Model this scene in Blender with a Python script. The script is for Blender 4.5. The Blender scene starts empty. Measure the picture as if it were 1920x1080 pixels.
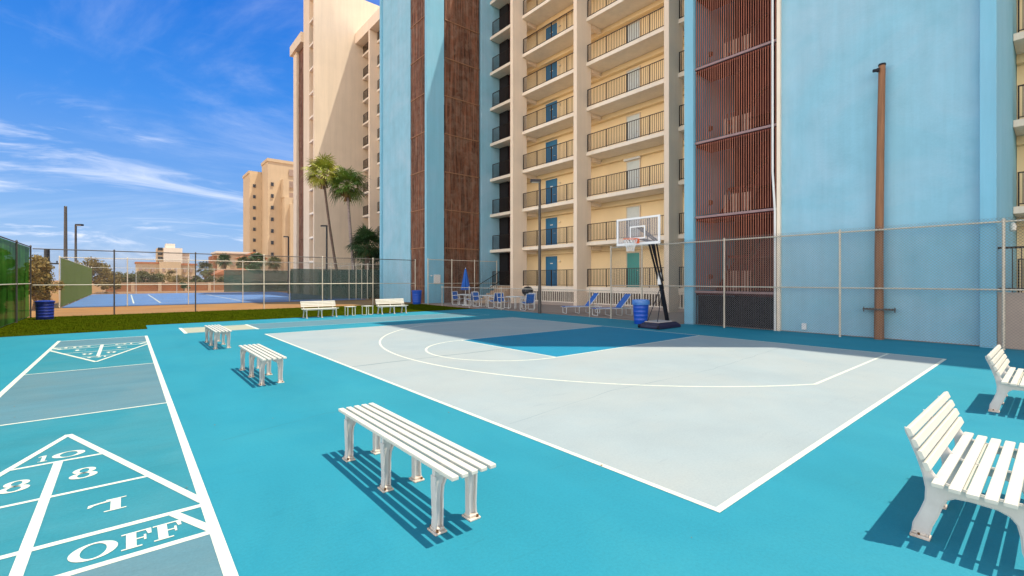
import bpy, math, random
from mathutils import Vector, Matrix
R = math.radians
random.seed(7)
S = bpy.context.scene
COL = S.collection

# ------------------------------------------------------------------ camera
EYE = 1.66
YAW = 39.89
cd = bpy.data.cameras.new("camera"); cam = bpy.data.objects.new("camera", cd); COL.objects.link(cam)
cd.sensor_width = 36; cd.lens = 865/1920*36; cd.shift_y = -15/1920
cd.clip_start = .05; cd.clip_end = 5000
cam.location = (0, 0, EYE); cam.rotation_euler = (R(90), 0, R(-YAW))
S.camera = cam

# ------------------------------------------------------------------ light
SUN = Vector((.28, -.247, 1)).normalized()          # direction towards the sun
ELEV = math.asin(SUN.z); AZ = math.atan2(SUN.x, SUN.y)
sd = bpy.data.lights.new("sun", 'SUN'); so = bpy.data.objects.new("sun", sd); COL.objects.link(so)
sd.energy = 2.5; sd.angle = R(.5); sd.color = (1, .92, .76)
so.rotation_euler = SUN.to_track_quat('Z', 'Y').to_euler(); so.location = (10, -10, 60)

W = bpy.data.worlds.new("World"); S.world = W; W.use_nodes = True
nt = W.node_tree; nt.nodes.clear()
def N(nt, t, **k):
    n = nt.nodes.new(t)
    for a, b in k.items():
        if a in n.inputs: n.inputs[a].default_value = b
        else: setattr(n, a, b)
    return n
L = lambda nt, a, b: nt.links.new(a, b)
sky = N(nt, 'ShaderNodeTexSky', sky_type='NISHITA', sun_disc=False, sun_elevation=ELEV, sun_rotation=AZ,
        altitude=0, air_density=1.0, dust_density=.2, ozone_density=4.0)
hs = N(nt, 'ShaderNodeHueSaturation', Saturation=1.35, Value=.78); L(nt, sky.outputs[0], hs.inputs['Color'])
tc = N(nt, 'ShaderNodeTexCoord')
sep = N(nt, 'ShaderNodeSeparateXYZ'); L(nt, tc.outputs['Generated'], sep.inputs[0])
# cirrus: project the view direction on a high plane
zz = N(nt, 'ShaderNodeMath', operation='ADD'); L(nt, sep.outputs['Z'], zz.inputs[0]); zz.inputs[1].default_value = .22
dx = N(nt, 'ShaderNodeMath', operation='DIVIDE'); L(nt, sep.outputs['X'], dx.inputs[0]); L(nt, zz.outputs[0], dx.inputs[1])
dy = N(nt, 'ShaderNodeMath', operation='DIVIDE'); L(nt, sep.outputs['Y'], dy.inputs[0]); L(nt, zz.outputs[0], dy.inputs[1])
cb = N(nt, 'ShaderNodeCombineXYZ'); L(nt, dx.outputs[0], cb.inputs[0]); L(nt, dy.outputs[0], cb.inputs[1])
def cloudlayer(rot, scale, nscale, detail, dist, lo, hi, loc=(0, 0, 0)):
    mp = N(nt, 'ShaderNodeMapping'); mp.inputs['Rotation'].default_value = (0, 0, R(rot)); mp.inputs['Scale'].default_value = scale
    mp.inputs['Location'].default_value = loc
    L(nt, cb.outputs[0], mp.inputs[0])
    no = N(nt, 'ShaderNodeTexNoise', Scale=nscale, Detail=detail, Roughness=.62, Distortion=dist); L(nt, mp.outputs[0], no.inputs[0])
    rp = N(nt, 'ShaderNodeMapRange'); rp.inputs[1].default_value = lo; rp.inputs[2].default_value = hi; rp.interpolation_type = 'SMOOTHSTEP'
    L(nt, no.outputs[0], rp.inputs[0]); return rp.outputs[0]
c1 = cloudlayer(40, (.7, 1.0, 1), 1.0, 9, 1.0, .45, .80, (2.3, .4, 0))
c2 = cloudlayer(48, (.45, 1.3, 1), 2.1, 14, 1.4, .51, .74, (7.1, 3.3, 0))
c3 = cloudlayer(10, (.5, .8, 1), .7, 6, .8, .42, .70, (1.1, 9.3, 0))
mA = N(nt, 'ShaderNodeMath', operation='MULTIPLY'); L(nt, c1, mA.inputs[0]); mA.inputs[1].default_value = .5
mB = N(nt, 'ShaderNodeMath', operation='MULTIPLY'); L(nt, c2, mB.inputs[0]); L(nt, c3, mB.inputs[1])
mC = N(nt, 'ShaderNodeMath', operation='MULTIPLY_ADD'); L(nt, mB.outputs[0], mC.inputs[0]); mC.inputs[1].default_value = 1.25; L(nt, mA.outputs[0], mC.inputs[2]); mC.use_clamp = True
# clear-day gradient blended with the physical sky: deep azure at mid height, paler towards the horizon
zr = N(nt, 'ShaderNodeValToRGB'); L(nt, sep.outputs['Z'], zr.inputs[0])
K = zr.color_ramp.elements; K[0].position = 0; K[0].color = (1.03, 1.4, 2.25, 1); K[1].position = .80; K[1].color = (1.3, 2.1, 2.5, 1)  # lighter zenith stop added out of view to lift and green the ground shade
e = K.new(.10); e.color = (.70, 1.27, 2.35, 1); e = K.new(.50); e.color = (.02, .47, 2.1, 1); e = K.new(.30); e.color = (.17, .80, 2.4, 1)
gx = N(nt, 'ShaderNodeMix', data_type='RGBA'); gx.inputs[0].default_value = .90; L(nt, hs.outputs[0], gx.inputs[6]); L(nt, zr.outputs[0], gx.inputs[7])
mx = N(nt, 'ShaderNodeMix', data_type='RGBA'); L(nt, mC.outputs[0], mx.inputs[0]); L(nt, gx.outputs[2], mx.inputs[6]); mx.inputs[7].default_value = (2.7, 2.9, 3.4, 1)
# bright veil added low in the unseen western sky to fill the shaded facades
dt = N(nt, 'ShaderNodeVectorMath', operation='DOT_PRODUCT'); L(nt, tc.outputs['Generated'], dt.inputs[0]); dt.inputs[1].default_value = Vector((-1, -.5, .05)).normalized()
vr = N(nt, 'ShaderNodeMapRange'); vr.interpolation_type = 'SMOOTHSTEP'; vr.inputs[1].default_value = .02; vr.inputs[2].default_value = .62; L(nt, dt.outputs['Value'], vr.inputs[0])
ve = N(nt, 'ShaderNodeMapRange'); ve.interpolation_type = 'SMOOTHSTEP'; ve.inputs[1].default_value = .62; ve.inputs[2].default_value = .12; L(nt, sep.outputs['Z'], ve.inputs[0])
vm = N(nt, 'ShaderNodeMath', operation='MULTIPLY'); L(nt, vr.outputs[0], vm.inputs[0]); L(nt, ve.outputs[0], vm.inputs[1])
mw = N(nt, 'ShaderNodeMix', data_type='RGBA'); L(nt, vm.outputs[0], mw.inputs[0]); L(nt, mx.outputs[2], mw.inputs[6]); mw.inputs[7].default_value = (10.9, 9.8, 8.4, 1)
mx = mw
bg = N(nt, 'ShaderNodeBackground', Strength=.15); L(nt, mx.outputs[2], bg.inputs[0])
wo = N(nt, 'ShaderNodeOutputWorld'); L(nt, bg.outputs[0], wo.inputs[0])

S.view_settings.view_transform = 'Standard'; S.view_settings.look = 'None'
S.view_settings.exposure = 1.2; S.view_settings.gamma = 1
S.render.engine = 'CYCLES'
S.cycles.max_bounces = 7; S.cycles.diffuse_bounces = 4; S.cycles.transparent_max_bounces = 24

# ------------------------------------------------------------------ materials
def lin(c): return tuple(((v/255/12.92) if v/255 <= .04045 else ((v/255+.055)/1.055)**2.4) for v in c)
MATS = {}
def mat(name, col, rough=.6, var=.08, nscale=3.0, stretch=(1, 1, 1), bump=.0, bscale=60, metal=0, streak=0, spec=.5,
        tint=None, tfac=0, tscale=.4, world=True, coat=0, grain=0):
    if name in MATS: return MATS[name]
    m = bpy.data.materials.new(name); m.use_nodes = True; n = m.node_tree; b = n.nodes['Principled BSDF']
    b.inputs['Roughness'].default_value = rough; b.inputs['Metallic'].default_value = metal
    b.inputs['Specular IOR Level'].default_value = spec; b.inputs['Coat Weight'].default_value = coat
    if world: src = N(n, 'ShaderNodeNewGeometry').outputs['Position']
    else: src = N(n, 'ShaderNodeTexCoord').outputs['Object']
    mp = N(n, 'ShaderNodeMapping'); mp.inputs['Scale'].default_value = stretch; L(n, src, mp.inputs[0])
    no = N(n, 'ShaderNodeTexNoise', Scale=nscale, Detail=7, Roughness=.6); L(n, mp.outputs[0], no.inputs[0])
    mr = N(n, 'ShaderNodeMapRange'); mr.inputs[1].default_value = .3; mr.inputs[2].default_value = .7
    mr.inputs[3].default_value = 1-var; mr.inputs[4].default_value = 1+var; L(n, no.outputs[0], mr.inputs[0])
    mu = N(n, 'ShaderNodeVectorMath', operation='SCALE'); mu.inputs[0].default_value = col[:3]; L(n, mr.outputs[0], mu.inputs['Scale'])
    out = mu.outputs[0]
    if tint:
        n2 = N(n, 'ShaderNodeTexNoise', Scale=tscale, Detail=8, Roughness=.65, Distortion=.6); L(n, src, n2.inputs[0])
        m2 = N(n, 'ShaderNodeMapRange'); m2.inputs[1].default_value = .42; m2.inputs[2].default_value = .72; m2.inputs[4].default_value = tfac
        L(n, n2.outputs[0], m2.inputs[0])
        mi = N(n, 'ShaderNodeMix', data_type='RGBA'); L(n, m2.outputs[0], mi.inputs[0]); L(n, out, mi.inputs[6]); mi.inputs[7].default_value = (*tint[:3], 1)
        out = mi.outputs[2]
    if streak:
        ms = N(n, 'ShaderNodeMapping'); ms.inputs['Scale'].default_value = (2.2, 2.2, .12); L(n, src, ms.inputs[0])
        n3 = N(n, 'ShaderNodeTexNoise', Scale=1.3, Detail=9, Roughness=.7); L(n, ms.outputs[0], n3.inputs[0])
        m3 = N(n, 'ShaderNodeMapRange'); m3.inputs[1].default_value = .35; m3.inputs[2].default_value = .75; m3.inputs[3].default_value = 1+streak*.4; m3.inputs[4].default_value = 1-streak
        L(n, n3.outputs[0], m3.inputs[0])
        v3 = N(n, 'ShaderNodeVectorMath', operation='SCALE'); L(n, out, v3.inputs[0]); L(n, m3.outputs[0], v3.inputs['Scale']); out = v3.outputs[0]
    if grain:                                   # fine grit plus sparse long scuffs
        n4 = N(n, 'ShaderNodeTexNoise', Scale=45, Detail=6, Roughness=.8); L(n, src, n4.inputs[0])
        m4 = N(n, 'ShaderNodeMapRange'); m4.inputs[1].default_value = .3; m4.inputs[2].default_value = .7; m4.inputs[3].default_value = 1-grain; m4.inputs[4].default_value = 1+grain; L(n, n4.outputs[0], m4.inputs[0])
        mq = N(n, 'ShaderNodeMapping'); mq.inputs['Scale'].default_value = (.7, 4, 1); mq.inputs['Rotation'].default_value = (0, 0, .25); L(n, src, mq.inputs[0])
        n5 = N(n, 'ShaderNodeTexNoise', Scale=1.6, Detail=12, Roughness=.75, Distortion=.4); L(n, mq.outputs[0], n5.inputs[0])
        m5 = N(n, 'ShaderNodeMapRange'); m5.inputs[1].default_value = .58; m5.inputs[2].default_value = .78; m5.inputs[3].default_value = 1; m5.inputs[4].default_value = 1-grain*1.8; L(n, n5.outputs[0], m5.inputs[0])
        mm = N(n, 'ShaderNodeMath', operation='MULTIPLY'); L(n, m4.outputs[0], mm.inputs[0]); L(n, m5.outputs[0], mm.inputs[1])
        v4 = N(n, 'ShaderNodeVectorMath', operation='SCALE'); L(n, out, v4.inputs[0]); L(n, mm.outputs[0], v4.inputs['Scale']); out = v4.outputs[0]
    L(n, out, b.inputs['Base Color'])
    if bump:
        nb = N(n, 'ShaderNodeTexNoise', Scale=bscale, Detail=4); L(n, src, nb.inputs[0])
        bu = N(n, 'ShaderNodeBump', Strength=bump, Distance=.01); L(n, nb.outputs[0], bu.inputs['Height']); L(n, bu.outputs[0], b.inputs['Normal'])
    MATS[name] = m; return m

M_turq = mat('turquoise court paint', (.018, .212, .292), .75, .07, 1.3, bump=.12, bscale=140, grain=.10, tint=(.035, .25, .31), spec=.2, tfac=.55, tscale=.5, stretch=(1, .35, 1))
M_turq2 = mat('turquoise lane paint', (.026, .195, .248), .75, .08, 2.2, bump=.12, bscale=140, spec=.2, grain=.10, tint=(.07, .23, .27), tfac=.5, tscale=1.1, stretch=(.4, 1.3, 1))
M_grey = mat('grey blue lane paint', (.085, .19, .235), .75, .10, 2.0, bump=.12, bscale=140, spec=.2, grain=.10, tint=(.13, .20, .22), tfac=.6, tscale=.9, stretch=(.35, 1.3, 1))
M_pale = mat('pale grey court paint', (.298, .345, .362), .75, .05, .9, bump=.12, bscale=120, spec=.2, grain=.07, tint=(.365, .37, .352), tfac=.7, tscale=.35)
M_key = mat('blue key paint', (.008, .19, .31), .75, .05, 1.2, bump=.12, bscale=140, spec=.2)
M_line = mat('white line paint', (.64, .62, .52), .8, .08, 14, bump=.1, bscale=120, tint=(.32, .45, .45), tfac=.55, tscale=9)
M_linethin = mat('worn line paint', (.30, .46, .50), .8, .12, 5)
M_sandpaint = mat('sand lane paint', (.36, .36, .27), .8, .07, 2.5)
M_dirt = mat('dirt', (.30, .135, .03), .95, .22, .35, bump=.5, bscale=9, tint=(.27, .15, .055), tfac=.8, tscale=.15)
M_patio = mat('patio concrete', (.33, .235, .19), .85, .10, 1.2, bump=.2, bscale=60)
M_tennis = mat('tennis court paint', (.08, .18, .40), .75, .06, .4, bump=.08, bscale=60)
M_grassb = mat('turf soil', (.045, .055, .002), .95, .2, 3, spec=0)
M_grass = mat('grass blades', (.045, .075, .003), .9, .35, 1.5, spec=0, tint=(.075, .072, .003), tfac=.6, tscale=.7)
M_blue = mat('pale blue stucco', (.25, .51, .645), .85, .07, 1.1, bump=.7, bscale=14, streak=.09, tint=(.36, .56, .69), tfac=.9, tscale=.35)
M_cyan = mat('sky blue stucco', (.21, .50, .66), .85, .04, .6, bump=.35, bscale=35, streak=.10, tint=(.27, .51, .67), tfac=.5, tscale=.5)
M_cream = mat('cream stucco', (.88, .72, .56), .85, .04, .7, bump=.25, bscale=30, streak=.07)
M_creamw = mat('ochre corridor wall', (.90, .70, .42), .85, .04, .7, bump=.2, bscale=30)
M_slab = mat('cream slab edge', (.88, .76, .62), .8, .05, 1.5, bump=.15, bscale=30, streak=.08)
M_beige = mat('beige stucco', (.74, .60, .45), .85, .05, .4, bump=.25, bscale=18, streak=.08)
M_beige2 = mat('distant beige stucco', (.58, .43, .27), .85, .06, .2, streak=.08)
M_white_b = mat('distant white stucco', (.70, .62, .52), .85, .05, .2)
M_rail = mat('dark bronze railing', (.022, .014, .010), .5, .1, 4, metal=.3)
M_bdoor = mat('blue door paint', (.02, .17, .36), .45, .05, 3)
M_wdoor = mat('pale door paint', (.62, .68, .68), .5, .05, 3)
M_gdoor = mat('teal door paint', (.02, .30, .28), .45, .05, 3)
M_wood = mat('weathered louvre wood', (.20, .078, .040), .75, .9, 1.0, stretch=(9, 9, .45), streak=.6, tint=(.30, .19, .13), tfac=.8, tscale=2.2)
M_pipe = mat('rust brown louvre slat', (.36, .12, .068), .55, .25, 4, stretch=(1, 1, .2))
M_railw = mat('brown louvre rail', (.30, .15, .075), .7, .2, 5)
M_railp = mat('dusty pink louvre rail', (.30, .19, .19), .7, .15, 6)
M_navy = mat('dark navy slat', (.02, .014, .030), .6, .2, 4)
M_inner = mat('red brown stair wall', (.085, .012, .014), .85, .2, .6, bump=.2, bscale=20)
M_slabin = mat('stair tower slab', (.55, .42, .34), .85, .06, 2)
M_dark = mat('painted void shade', (.012, .010, .012), .9, .1, 2)  # near-black colour that paints in the shade of openings and behind slats
M_pole = mat('tan timber pole', (.27, .12, .055), .7, .25, 2.5, stretch=(9, 9, .5), bump=.4, bscale=40)
M_galv = mat('cream galvanised pipe', (.62, .56, .46), .45, .10, 8, metal=.25)
M_galvd = mat('dark weathered pipe', (.085, .075, .07), .55, .15, 8, metal=.3)
M_wire = mat('galvanised wire', (.26, .25, .23), .5, .1, 5, metal=.4)
M_wired = mat('dark wire', (.10, .10, .10), .5, .1, 5, metal=.3)
M_plas = mat('white bench plastic', (.63, .59, .51), .45, .04, 7, bump=.05, bscale=200, tint=(.62, .56, .46), tfac=.35, tscale=6, world=False)
M_leg = mat('white cast leg', (.56, .53, .50), .8, .07, 9, bump=.1, bscale=150, spec=.2, tint=(.52, .46, .40), tfac=.3, tscale=7, world=False)
M_foot = mat('rust stained foot', (.66, .58, .50), .6, .15, 20, tint=(.34, .18, .08), tfac=.7, tscale=22, world=False)
M_bolt = mat('rusty bolt', (.20, .09, .03), .7, .3, 40, metal=.4)
M_bin = mat('blue bin plastic', (.010, .085, .50), .4, .08, 4, world=False)
M_bin2 = mat('dark blue bin plastic', (.012, .03, .24), .42, .08, 4, world=False)
M_liner = mat('clear blue bin bag', (.08, .24, .62), .3, .15, 9, bump=.6, bscale=25, world=False)
M_sling = mat('blue sling fabric', (.006, .13, .52), .7, .08, 6, bump=.15, bscale=300, world=False)
M_slingd = mat('navy sling fabric', (.012, .045, .22), .7, .08, 6, world=False)
M_frame = mat('white tube frame', (.76, .76, .74), .35, .03, 5, world=False)
M_umb = mat('blue umbrella canvas', (.010, .10, .42), .75, .12, 5, world=False)
M_black = mat('black metal', (.012, .012, .018), .4, .1, 5, metal=.3)
M_hbase = mat('navy moulded base', (.015, .014, .045), .45, .15, 5)
M_sand = mat('grey ballast mat', (.42, .37, .35), .85, .1, 8)
M_whitep = mat('white board trim', (.82, .82, .82), .4, .03, 4)
M_orange = mat('orange rim', (.85, .16, .05), .4, .05, 4)
M_net = mat('white net cord', (.80, .80, .78), .8, .05, 9)
M_trunk = mat('palm trunk bark', (.15, .10, .075), .9, .3, 3, stretch=(1, 1, 6), bump=.8, bscale=20)
M_trunkl = mat('pale palm trunk bark', (.30, .24, .22), .9, .25, 3, stretch=(1, 1, 6), bump=.8, bscale=20)
M_frond = mat('green palm frond', (.09, .19, .02), .6, .45, 1.3, tint=(.20, .17, .025), tfac=.6, tscale=.9)
M_frondy = mat('yellow palm frond', (.36, .35, .03), .6, .45, 1.3, tint=(.10, .19, .02), tfac=.8, tscale=.9)
M_frondd = mat('dark palm frond', (.028, .075, .016), .6, .4, 1.3)
M_skirt = mat('dry palm skirt', (.20, .12, .045), .9, .3, 2)
M_leafb = mat('brown green leaves', (.17, .125, .025), .7, .55, 1.2, tint=(.30, .19, .05), tfac=.8, tscale=1.4)
M_leafg = mat('olive green leaves', (.075, .085, .02), .7, .5, .8, tint=(.15, .12, .03), tfac=.6, tscale=.8)
M_leafd = mat('deep green leaves', (.03, .09, .02), .7, .5, 1.2)
M_bark = mat('brown bark', (.14, .085, .05), .9, .3, 3, bump=.6, bscale=20)
M_brick = mat('rusty brown wall', (.30, .115, .045), .9, .15, .5, tint=(.38, .20, .10), tfac=.6, tscale=.2)
M_tile = mat('terracotta roof', (.42, .15, .06), .85, .15, 1)
M_win = mat('dark window', (.025, .025, .03), .2, .1, 2)
M_winb = mat('shuttered window', (.36, .25, .19), .6, .1, 2)
M_tan = mat('tan stair concrete', (.52, .36, .24), .85, .08, 2)
M_lowwall = mat('pinkish low wall', (.46, .36, .30), .85, .07, 1.5, bump=.2, bscale=30)
M_lamp = mat('opal lamp glass', (.80, .76, .66), .3, .02, 3)

def screen_mat(name, col, alpha, vs=.35):
    m = bpy.data.materials.new(name); m.use_nodes = True; n = m.node_tree; n.nodes.clear()
    g = N(n, 'ShaderNodeNewGeometry'); mp = N(n, 'ShaderNodeMapping'); mp.inputs['Scale'].default_value = (1, 1, .25); L(n, g.outputs['Position'], mp.inputs[0])
    no = N(n, 'ShaderNodeTexNoise', Scale=1.6, Detail=6); L(n, mp.outputs[0], no.inputs[0])
    r = N(n, 'ShaderNodeMapRange'); r.inputs[1].default_value = .3; r.inputs[2].default_value = .7; r.inputs[3].default_value = 1-vs; r.inputs[4].default_value = 1+vs; L(n, no.outputs[0], r.inputs[0])
    v = N(n, 'ShaderNodeVectorMath', operation='SCALE'); v.inputs[0].default_value = col; L(n, r.outputs[0], v.inputs['Scale'])
    d = N(n, 'ShaderNodeBsdfDiffuse'); L(n, v.outputs[0], d.inputs[0]); t2 = N(n, 'ShaderNodeBsdfTranslucent'); L(n, v.outputs[0], t2.inputs[0])
    a = N(n, 'ShaderNodeMixShader'); a.inputs[0].default_value = .35; L(n, d.outputs[0], a.inputs[1]); L(n, t2.outputs[0], a.inputs[2])
    t = N(n, 'ShaderNodeBsdfTransparent'); x = N(n, 'ShaderNodeMixShader'); x.inputs[0].default_value = alpha
    L(n, t.outputs[0], x.inputs[1]); L(n, a.outputs[0], x.inputs[2]); o = N(n, 'ShaderNodeOutputMaterial'); L(n, x.outputs[0], o.inputs[0])
    return m
M_scr = screen_mat('green windscreen cloth', (.032, .12, .016), .92, .6)
M_scr2 = screen_mat('pale green windscreen cloth', (.20, .26, .07), .85, .15)
M_scr3 = screen_mat('teal windscreen cloth', (.07, .15, .12), .62, .2)
def acrylic():
    m = bpy.data.materials.new('clear acrylic'); m.use_nodes = True; n = m.node_tree; n.nodes.clear()
    t = N(n, 'ShaderNodeBsdfTransparent'); t.inputs[0].default_value = (.90, .90, .92, 1)
    g = N(n, 'ShaderNodeBsdfPrincipled'); g.inputs['Base Color'].default_value = (.6, .58, .6, 1); g.inputs['Roughness'].default_value = .15
    x = N(n, 'ShaderNodeMixShader'); x.inputs[0].default_value = .18
    L(n, t.outputs[0], x.inputs[1]); L(n, g.outputs[0], x.inputs[2]); o = N(n, 'ShaderNodeOutputMaterial'); L(n, x.outputs[0], o.inputs[0]); return m
M_acr = acrylic()

# ------------------------------------------------------------------ mesh helpers
class MB:
    def __init__(s): s.v = []; s.f = []
    def add(s, vs, fs):
        o = len(s.v); s.v += [tuple(p) for p in vs]; s.f += [tuple(i+o for i in f) for f in fs]; return s
    def box(s, x0, x1, y0, y1, z0, z1):
        return s.add([(x0, y0, z0), (x1, y0, z0), (x1, y1, z0), (x0, y1, z0), (x0, y0, z1), (x1, y0, z1), (x1, y1, z1), (x0, y1, z1)],
                     [(0, 3, 2, 1), (4, 5, 6, 7), (0, 1, 5, 4), (1, 2, 6, 5), (2, 3, 7, 6), (3, 0, 4, 7)])
    def cyl(s, p0, p1, r0, r1=None, n=10, cap=True):
        r1 = r0 if r1 is None else r1; p0 = Vector(p0); p1 = Vector(p1); d = (p1-p0)
        if d.length < 1e-7: return s
        q = d.to_track_quat('Z', 'Y'); a = q @ Vector((1, 0, 0)); b = q @ Vector((0, 1, 0))
        vs = []
        for p, r in ((p0, r0), (p1, r1)):
            for i in range(n):
                t = 2*math.pi*i/n; vs.append(p+a*(r*math.cos(t))+b*(r*math.sin(t)))
        fs = [(i, (i+1) % n, n+(i+1) % n, n+i) for i in range(n)]
        if cap: fs += [tuple(reversed(range(n))), tuple(range(n, 2*n))]
        return s.add(vs, fs)
    def tube(s, pts, r, n=8, closed=False):
        pts = [Vector(p) for p in pts]; m = len(pts); rs = r if isinstance(r, (list, tuple)) else [r]*m
        vs = []; up = None
        for i, p in enumerate(pts):
            if closed: t = pts[(i+1) % m]-pts[i-1]
            else: t = pts[min(i+1, m-1)]-pts[max(i-1, 0)]
            t.normalize()
            if up is None: up = Vector((0, 0, 1)) if abs(t.z) < .9 else Vector((1, 0, 0))
            a = t.cross(up).normalized(); b = a.cross(t).normalized(); up = b
            for k in range(n):
                w = 2*math.pi*k/n; vs.append(p+(a*math.cos(w)+b*math.sin(w))*rs[i])
        fs = []
        for i in range(m if closed else m-1):
            j = (i+1) % m
            for k in range(n): fs.append((i*n+k, i*n+(k+1) % n, j*n+(k+1) % n, j*n+k))
        if not closed: fs += [tuple(reversed(range(n))), tuple(range((m-1)*n, m*n))]
        return s.add(vs, fs)
    def prism(s, poly, f, w0, w1):            # poly in 2D, f(u, v, w) -> 3D, extruded w0..w1
        n = len(poly)
        return s.add([f(u, v, w0) for u, v in poly]+[f(u, v, w1) for u, v in poly],
                     [tuple(reversed(range(n))), tuple(range(n, 2*n))]+[(i, (i+1) % n, n+(i+1) % n, n+i) for i in range(n)])
    def poly(s, pts): return s.add(pts, [tuple(range(len(pts)))])
    def bar(s, a, b, w, h, up=(0, 0, 1)):     # rectangular bar from a to b
        a = Vector(a); b = Vector(b); t = (b-a).normalized(); u = Vector(up); x = t.cross(u).normalized(); y = x.cross(t).normalized()
        vs = []
        for p in (a, b):
            for sx, sy in ((-1, -1), (1, -1), (1, 1), (-1, 1)): vs.append(p+x*(sx*w/2)+y*(sy*h/2))
        return s.add(vs, [(0, 1, 2, 3), (7, 6, 5, 4), (0, 4, 5, 1), (1, 5, 6, 2), (2, 6, 7, 3), (3, 7, 4, 0)])
    def lathe(s, prof, n=20, c=(0, 0, 0), cap=True):
        vs = []
        for r, z in prof:
            for i in range(n): t = 2*math.pi*i/n; vs.append((c[0]+r*math.cos(t), c[1]+r*math.sin(t), c[2]+z))
        fs = []
        for j in range(len(prof)-1):
            for i in range(n): fs.append((j*n+i, j*n+(i+1) % n, (j+1)*n+(i+1) % n, (j+1)*n+i))
        if cap: fs += [tuple(reversed(range(n))), tuple(range((len(prof)-1)*n, len(prof)*n))]
        return s.add(vs, fs)

def root_loc(o):
    v = Vector((0, 0, 0))
    while o: v += o.location; o = o.parent
    return v
def part(name, mb, m, parent=None, world=False, bevel=0, smooth=False, loc=None):
    me = bpy.data.meshes.new(name)
    vs = mb.v
    if parent is not None and world:
        off = root_loc(parent); vs = [(x-off.x, y-off.y, z-off.z) for x, y, z in vs]
    me.from_pydata(vs, [], mb.f); me.update(); me.materials.append(m)
    if smooth:
        for p in me.polygons: p.use_smooth = True
        try: me.set_sharp_from_angle(angle=R(40))
        except Exception: pass
    o = bpy.data.objects.new(name, me); COL.objects.link(o)
    if parent is not None: o.parent = parent
    if loc: o.location = loc
    if bevel:
        b = o.modifiers.new('bevel', 'BEVEL'); b.width = bevel; b.segments = 2; b.limit_method = 'ANGLE'; b.angle_limit = R(40)
    return o
def tag(o, label, cat, group=None):
    o['label'] = label; o['category'] = cat
    if group: o['group'] = group
    elif 'group' in o: del o['group']
    return o
def thing(name, label, cat, loc=(0, 0, 0), rz=0, group=None):
    o = bpy.data.objects.new(name, None); COL.objects.link(o); o.location = loc; o.rotation_euler = (0, 0, rz); o.empty_display_size = .2
    return tag(o, label, cat, group)
def struct(name, mb, m, kind='structure'):
    o = part(name, mb, m); o['kind'] = kind; return o
def dup(o, parent=None):
    c = o.copy(); COL.objects.link(c)
    if parent is not None: c.parent = parent
    for ch in list(o.children): dup(ch, c)
    return c
def clone(o, loc, rz, label, group=None):
    c = dup(o); c.location = loc; c.rotation_euler = (0, 0, rz); c['label'] = label
    if group: c['group'] = group
    return c
def shift(o, parent, loc):                    # a copied part
    c = o.copy(); COL.objects.link(c); c.parent = parent; c.location = loc
    for ch in o.children:
        d = ch.copy(); COL.objects.link(d); d.parent = c
    return c

# ------------------------------------------------------------------ ground and paint
struct('ground', MB().add([(-1500, -1500, -.05), (1800, -1500, -.05), (1800, 2500, -.05), (-1500, 2500, -.05)], [(0, 1, 2, 3)]), M_dirt)
def sheet(name, rects, z, m, th=None):
    b = MB()
    for x0, x1, y0, y1 in rects:
        if th: b.box(x0, x1, y0, y1, z-th, z)
        else: b.poly([(x0, y0, z), (x1, y0, z), (x1, y1, z), (x0, y1, z)])
    return struct(name, b, m)
deck = [(-9, -14), (16.41, -14), (16.41, 9.22), (15.98, 9.22), (15.98, 21.75), (.55, 21.55), (.55, 19.9), (-9, 19.7)]
struct('court_deck', MB().prism(deck, lambda u, v, w: (u, v, w), -.045, 0), M_turq)
lawn = [(-3.4, 19.73), (.54, 19.91), (.54, 21.56), (15.2, 21.76), (15.2, 23.3), (15.5, 27.4), (15.5, 29.15), (-3.4, 29.15)]
struct('lawn', MB().prism(lawn, lambda u, v, w: (u, v, w), -.045, .012), M_grassb)
sheet('patio', [(15.99, 23.49, 9.23, 29.2), (16.415, 23.49, -14, 9.22)], .02, M_patio, .06)
sheet('tennis_court', [(-3.0, 16.0, 39.0, 72)], 0, M_tennis, .04)
# painted areas
sheet('basketball_court_paint', [(3.27, 13.17, 1.60, 15.72)], .001, M_pale)
sheet('basketball_key_paint', [(7.08, 13.14, 6.98, 10.66)], .002, M_key)
SX0, SX1 = -1.40, .45; SC = (SX0+SX1)/2; SY = 9.71
def mir(y): return 2*SY-y
sheet('shuffleboard_lane_paint', [(SX0, SX1, 3.58, 7.77), (SX0, SX1, mir(7.77), mir(3.58))], .001, M_turq2)
sheet('shuffleboard_grey_paint', [(SX0, SX1, 7.77, mir(7.77)), (SX0, SX1, 2.0, 3.58), (SX0, SX1, mir(3.58), mir(2.0))], .0015, M_grey)
sheet('cross_lane_grey_paint', [(3.45, 12.6, 17.45, 19.6)], .001, M_grey)
sheet('cross_lane_sand_paint', [(1.42, 3.42, 17.6, 19.45)], .0018, M_sandpaint)
# lines
lb = MB(); ZL = .003
def seg(b, p, q, w, z=ZL):
    p = Vector((p[0], p[1])); q = Vector((q[0], q[1])); d = (q-p).normalized(); n = Vector((-d.y, d.x))*w/2
    b.poly([(p.x-n.x, p.y-n.y, z), (q.x-n.x, q.y-n.y, z), (q.x+n.x, q.y+n.y, z), (p.x+n.x, p.y+n.y, z)])
def frame(b, x0, x1, y0, y1, w):
    h = w/2
    seg(b, (x0-h, y0), (x1+h, y0), w); seg(b, (x0-h, y1), (x1+h, y1), w)
    seg(b, (x0, y0+h), (x0, y1-h), w); seg(b, (x1, y0+h), (x1, y1-h), w)
frame(lb, 3.27, 13.17, 1.60, 15.72, .055)
seg(lb, (7.08, 6.955), (7.08, 10.685), .05); seg(lb, (7.106, 6.98), (13.14, 6.98), .05); seg(lb, (7.106, 10.66), (13.14, 10.66), .05)
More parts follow.
